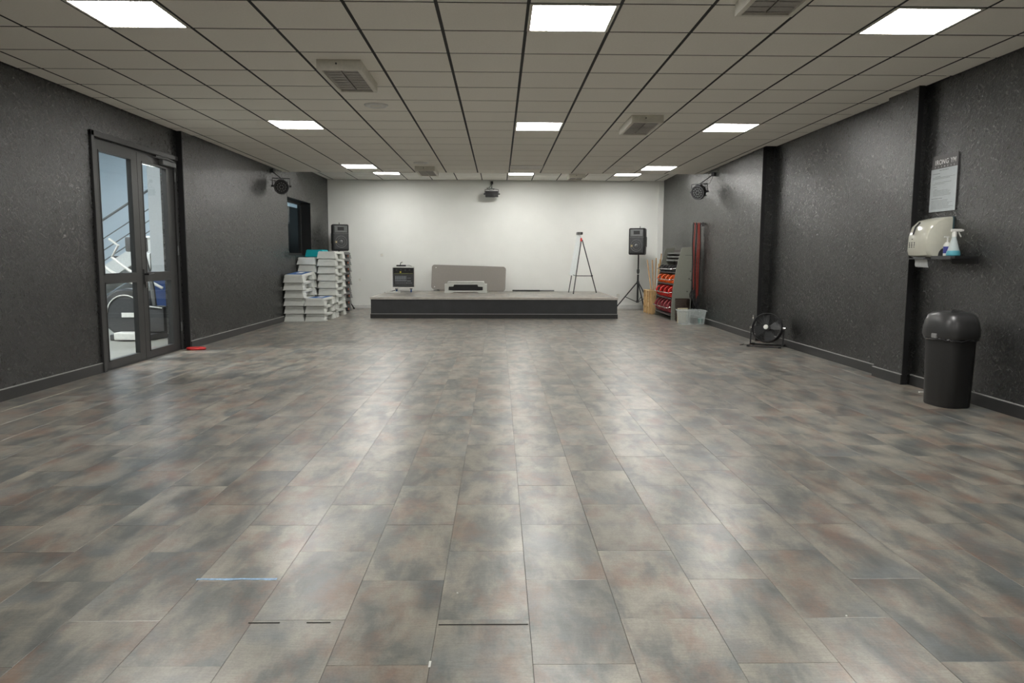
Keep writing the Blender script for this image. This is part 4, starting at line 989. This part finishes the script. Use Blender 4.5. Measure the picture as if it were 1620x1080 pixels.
# local: x runs towards the camera (-Y world), z up, facing -y -> world -X
BW, BH = 0.20, 0.51
MB().box(-BW, BW, -0.010, 0.0, 0, BH, bev=0.001).build('board', mat('slate_header', (0.085, 0.08, 0.082), 0.45), t)
MB().box(-BW, BW, -0.0115, -0.010, 0, BH * 0.765).build('rules_sheet', mat('silver_grey_sheet', (0.56, 0.61, 0.63), 0.25, noise=0.03), t)
def text_mesh(s_, size, m_, parent, loc, name='lettering', sx=1.0, bold=0.0):
    cu = bpy.data.curves.new('txt', 'FONT'); cu.body = s_; cu.size = size; cu.align_x = 'CENTER'; cu.extrude = 0.0004; cu.offset = bold
    o = bpy.data.objects.new('txt', cu); COL.objects.link(o)
    me = bpy.data.meshes.new_from_object(o); bpy.data.objects.remove(o)
    me.transform(Matrix.Diagonal((sx, 1, 1, 1)) @ Matrix.Identity(4)); me.transform(Matrix.Rotation(PI / 2, 4, 'X'))
    me.materials.clear(); me.materials.append(m_)
    q = bpy.data.objects.new(name, me); COL.objects.link(q); q.parent = parent; q.location = loc; return q
for ch, x in zip('IRONGYM', (-0.140, -0.108, -0.062, -0.012, 0.040, 0.108, 0.152)):
    text_mesh(ch, 0.062, GREYTXT, t, (x, -0.0108, 0.428), 'letter', sx=0.98, bold=0.0008)
for ch, x in zip('FITNESS', (-0.140, -0.092, -0.044, 0.004, 0.052, 0.100, 0.148)):
    text_mesh(ch, 0.020, GREYTXT, t, (x, -0.0108, 0.400), 'letter')
b = MB(); random.seed(3)
z = 0.372
lines = [(0.372, -0.07, 0.07, 3), (0.345, -0.17, -0.06, 3), (0.318, -0.13, -0.05, 2), (0.308, -0.17, 0.17, 1), (0.298, -0.17, 0.10, 1), (0.262, -0.13, 0.12, 1), (0.25, -0.17, 0.02, 1), (0.225, -0.15, -0.1, 1), (0.20, -0.13, -0.09, 2)]
lines += [(0.19 - 0.011 * k, -0.15, random.uniform(0.05, 0.17), 1) for k in range(5)] + [(0.118, -0.17, 0.0, 3)] + [(0.10 - 0.012 * k, -0.17, random.uniform(0.08, 0.17), 1) for k in range(7)]
for z, xa_, xb_, wt in lines:
    x = xa_
    while x < xb_:
        l_ = random.uniform(0.008, 0.03); b.box(x, min(x + l_, xb_), -0.0122, -0.0116, z, z + 0.0018 + 0.0008 * wt); x += l_ + 0.004
tag(b.build('printed_line', DARKTXT, t), kind='stuff')

# paper towel dispenser
t = empty('towel_dispenser', (XC, 6.82, 1.235), rz=-PI / 2, label='glossy cream paper towel dispenser on the right wall', cat='dispenser')
b = MB(); hw = 0.165; rings = []
H = 0.365; D = 0.245
profl = [(0.0, 0.0), (-0.05, 0.0), (-0.20, 0.012), (-D + 0.012, 0.03), (-D, 0.07), (-D + 0.005, 0.20), (-D + 0.03, 0.29), (-D + 0.085, 0.345), (-0.10, H), (-0.014, H + 0.012), (0.0, H + 0.012)]
for fx, sc in ((-hw, 0.86), (-hw + 0.014, 0.955), (-hw + 0.045, 1.0), (0.0, 1.015), (hw - 0.045, 1.0), (hw - 0.014, 0.955), (hw, 0.86)):
    rings.append([Vector((fx, y * sc, H / 2 + (z_ - H / 2) * (0.5 + sc * 0.5))) for y, z_ in profl])
b.loft(rings); o = b.build('cover', CREAM, t, smooth=True)
MB().box(-hw - 0.004, hw + 0.004, -0.014, 0.0, 0.0, H + 0.012, bev=0.003).build('back_plate', mat('smoke_blue_plate', (0.05, 0.09, 0.10), 0.4), t)
b = MB(); b.tube([(-0.05, -D - 0.0, 0.22), (-0.05, -D + 0.018, 0.285), (-0.045, -D + 0.055, 0.33)], 0.008, 6); b.build('level_window', DGREY, t, smooth=True)
MB().box(-hw + 0.03, hw - 0.03, -D + 0.005, -0.14, -0.006, 0.004).build('paper_slot', DGREY, t)
b = MB(); b.prism([(0.058 + 0.052 * math.cos(a), 0.0 + 0.075 * math.sin(a)) for a in [PI * k / 10 for k in range(11)]], hw - 0.005, hw + 0.002, axis=0); o = b.build('side_cutout', DGREY, t); o.scale = (1, -1, 1); o.location = (0.0, -0.02, 0.02)
b = MB()
for x, w2 in ((-0.10, 0.022), (-0.06, 0.022), (-0.02, 0.022)):
    for dz in (0.0, 0.022, 0.044): b.box(x - 0.008, x + 0.008, -D - 0.003, -D, 0.10 + dz, 0.106 + dz)
    b.box(x - 0.002, x + 0.002, -D - 0.003, -D, 0.10, 0.15)
b.box(-0.066, -0.054, -D - 0.003, -D + 0.002, 0.175, 0.181)
b.build('printed_symbol', DGREY, t)
rings = []
for k in range(7):
    u = k / 6; y = -0.215 + 0.05 * u + 0.012 * math.sin(u * 5); z_ = 0.02 - 0.095 * u
    rings.append([Vector((-0.10, y, z_)), Vector((0.085 + 0.02 * u, y + 0.004, z_ - 0.006 * u)), Vector((0.085 + 0.02 * u, y + 0.006, z_ - 0.006 * u)), Vector((-0.10, y + 0.002, z_))])
MB().loft(rings).build('paper', PAPER, t, smooth=True)

# black shelf
t = empty('wall_shelf', (XC, 6.46, 1.235), rz=-PI / 2, label='short black wall shelf right of the towel dispenser', cat='shelf')
MB().box(-0.175, 0.175, -0.20, 0.0, 0.0, 0.022, bev=0.002).build('board', BLACK, t)
MB().box(-0.175, 0.175, -0.012, 0.0, -0.045, 0.0).build('wall_rail', BLACK, t)
MB().box(-0.175, 0.12, -0.204, -0.2, -0.006, 0.024).build('painted_lit_edge', DGREY, t)  # lighter strip paints the light caught by the black shelf's front edge
SHZ = 1.257
# spray bottle
t = empty('spray_bottle', (3.925, 6.42, SHZ), rz=0.0, label='clear spray bottle with turquoise liquid on the black shelf', cat='bottle')
MB().lathe([(0.001, 0.0), (0.047, 0.0), (0.054, 0.008), (0.054, 0.022), (0.043, 0.06), (0.030, 0.11), (0.019, 0.150), (0.018, 0.175), (0.001, 0.175)], 24).build('body', BOTTLE, t, smooth=True)
MB().lathe([(0.001, -0.0005), (0.048, -0.0005), (0.055, 0.008), (0.055, 0.022), (0.0495, 0.046), (0.001, 0.046)], 24).build('liquid', LIQ, t, smooth=True)
sh = MB(); sh.lathe([(0.019, 0.165), (0.020, 0.195), (0.016, 0.21), (0.001, 0.212)], 16); sh.box(-0.03, 0.062, -0.013, 0.013, 0.208, 0.232, bev=0.006).box(0.055, 0.078, -0.008, 0.008, 0.212, 0.228, bev=0.003)
sh.build('spray_head', WHITEP, t, smooth=True)
MB().tube([(0.035, 0, 0.21), (0.045, 0, 0.185), (0.058, 0, 0.165)], 0.006).build('trigger', WHITEP, t, smooth=True)
t = empty('pump_bottle', (3.965, 6.58, SHZ), label='white pump bottle with blue label behind the spray bottle', cat='bottle')
MB().lathe([(0.001, 0), (0.028, 0), (0.030, 0.01), (0.030, 0.10), (0.015, 0.122), (0.001, 0.124)], 20).build('body', WHITEP, t, smooth=True)
MB().lathe([(0.0305, 0.025), (0.0305, 0.085)], 20, cap=False).build('blue_label', mat('violet_blue_label', (0.06, 0.07, 0.30), 0.5), t, smooth=True)
MB().tube([(0, 0, 0.12), (0, 0, 0.165)], 0.007).box(-0.03, 0.012, -0.008, 0.008, 0.163, 0.175, bev=0.003).build('pump', WHITEP, t, smooth=True)

# swing bin
t = empty('waste_bin', (3.80, 6.17, 0), rz=math.radians(8), label='tall black waste bin with domed swing lid by the right wall', cat='bin')
def superell(a, c, z, n=36, e=3.2):
    out = []
    for k in range(n):
        th = 2 * PI * k / n; cc, ss = math.cos(th), math.sin(th)
        out.append(Vector((a * math.copysign(abs(cc) ** (2 / e), cc), c * math.copysign(abs(ss) ** (2 / e), ss), z)))
    return out
b = MB(); b.loft([superell(0.128, 0.165, 0.0), superell(0.135, 0.172, 0.012), superell(0.150, 0.185, 0.57)]); b.build('body', mat('bin_charcoal', (0.018, 0.018, 0.018), 0.5), t, smooth=True)
b = MB(); b.loft([superell(0.162, 0.200, 0.575), superell(0.172, 0.210, 0.60), superell(0.171, 0.208, 0.65), superell(0.163, 0.200, 0.71, e=3.0), superell(0.150, 0.182, 0.76, e=2.8), superell(0.125, 0.150, 0.788, e=2.5), superell(0.06, 0.07, 0.798, e=2)])
LIDM = mat('bin_lid_plastic', (0.034, 0.034, 0.034), 0.33)
lid = b.build('lid', LIDM, t, smooth=True)
fm = Matrix.Translation((0.03, -0.095, 0.726)) @ Matrix.Rotation(math.radians(36), 4, 'X') @ Matrix.Rotation(math.radians(14), 4, 'Y')
b = MB(); b.loft([[fm @ Vector((p_.x, p_.y, 0.0)) for p_ in superell(0.118, 0.098, 0, e=2.3)], [fm @ Vector((p_.x, p_.y, 0.03)) for p_ in superell(0.116, 0.096, 0, e=2.3)], [fm @ Vector((p_.x, p_.y, 0.042)) for p_ in superell(0.085, 0.07, 0, e=2.2)], [fm @ Vector((p_.x, p_.y, 0.046)) for p_ in superell(0.03, 0.025, 0, e=2)]])
fo = b.build('flap', LIDM, lid, smooth=True)
b = MB(); ee = superell(0.122, 0.102, 0, e=2.3); b.tube([fm @ Vector((p_.x, p_.y, 0.022)) for p_ in ee + [ee[0]]], 0.006, 6); b.build('flap_rim', BLACK, lid, smooth=True)
b = MB(); pts = superell(0.157, 0.194, 0.572); random.seed(5)
b.tube([p_ + Vector((0, 0, random.uniform(-0.012, 0.004))) for p_ in pts + [pts[0]]], 0.010, 6); b.build('bin_liner', mat('shiny_black_liner', (0.02, 0.02, 0.022), 0.2), t, smooth=True)
MB().box(-0.178, -0.160, -0.05, 0.01, 0.575, 0.615, bev=0.006).build('grey_clip', mat('grey_clip', (0.22, 0.22, 0.22), 0.4), t)

# ------------------------------------------------------------------ small things on the floor
t = empty('plastic_handle', (-4.03, 9.93, 0), rz=0.15, label='flat red plastic ring weight on the floor beside the glass door', cat='weight')
b = MB(); n = 24; rings = []
for k in range(n):
    a = 2 * PI * k / n; cx, cy = 0.105 * math.cos(a), 0.055 * math.sin(a); d = Vector((math.cos(a), math.sin(a), 0))
    rings.append([Vector((cx, cy, 0.018)) + d * 0.022 * math.cos(q_) + Vector((0, 0, 0.018 * math.sin(q_))) for q_ in [2 * PI * j / 8 for j in range(8)]])
b.loft(rings, close=True); b.build('ring', mat('red_floor_plastic', (0.55, 0.03, 0.03), 0.45), t, smooth=True)
MB().box(-0.10, 0.10, -0.014, 0.014, 0.004, 0.03, bev=0.005).build('grip', mat('red_grip_plastic', (0.45, 0.03, 0.03), 0.45), t)
b = MB(); random.seed(11); rows_ = []
for k in range(15):
    x = -1.152 + 0.305 * k / 14; rows_.append([Vector((x, 2.742 - 0.0 + random.uniform(-0.004, 0.003), 0.0004)), Vector((x, 2.754 + random.uniform(-0.003, 0.004), 0.0004)), Vector((x, 2.754, 0.0012)), Vector((x, 2.743, 0.0012))])
tag(b.loft(rows_).build('tape_strip', TAPE), 'torn light blue tape strip stuck on a floor seam in the foreground', 'tape')
def seam(x0, x1, y0, y1, m_, lab, nm='seam_strip', cat='floor mark'):
    tag(MB().box(x0, x1, y0, y1, 0.0002, 0.0014).build(nm, m_), lab, cat)
WLINE = mat('pale_filler', (0.52, 0.49, 0.40), 0.6, noise=0.2); OPEN = mat('open_joint_dark', (0.02, 0.018, 0.015), 0.9)
seam(-3.95, -3.944, 5.92, 7.05, WLINE, 'pale filler line on the floor by the left wall')
seam(-0.84, -0.735, 2.399, 2.404, OPEN, 'dark open joint in the floor, left of the long one')
seam(-0.645, -0.565, 2.399, 2.404, OPEN, 'short broken dark joint in the floor left of centre')
seam(-0.20, 0.10, 2.380, 2.385, OPEN, 'long dark open joint in the foreground floor near centre')
seam(-0.2105, -0.2035, 2.12, 2.155, WHITEP, 'tiny white chip at a tile corner in the foreground')
o = MB().box(-0.035, 0.035, -0.012, 0.012, 0.0, 0.01, bev=0.003).build('paper_scrap', WHITEP, loc=(3.93, 6.75, 0.0005)); tag(o, 'small white paper scrap on the floor behind the waste bin', 'paper scrap')
for (x, y, k) in ((1.2, 2.43, 'right foreground'), (-0.15, 2.62, 'left of centre in the foreground'), ):
    o = MB().lathe([(0.001, 0), (0.004, 0), (0.003, 0.003), (0.001, 0.003)], 8).build('crumb', WHITEP, loc=(x, y, 0.0003)); tag(o, 'tiny white crumb on the floor, ' + k, 'crumb')

for o in bpy.data.objects:
    if o.get('label') and not 4 <= len(o['label'].split()) <= 16: print('LABEL', len(o['label'].split()), o['label'])
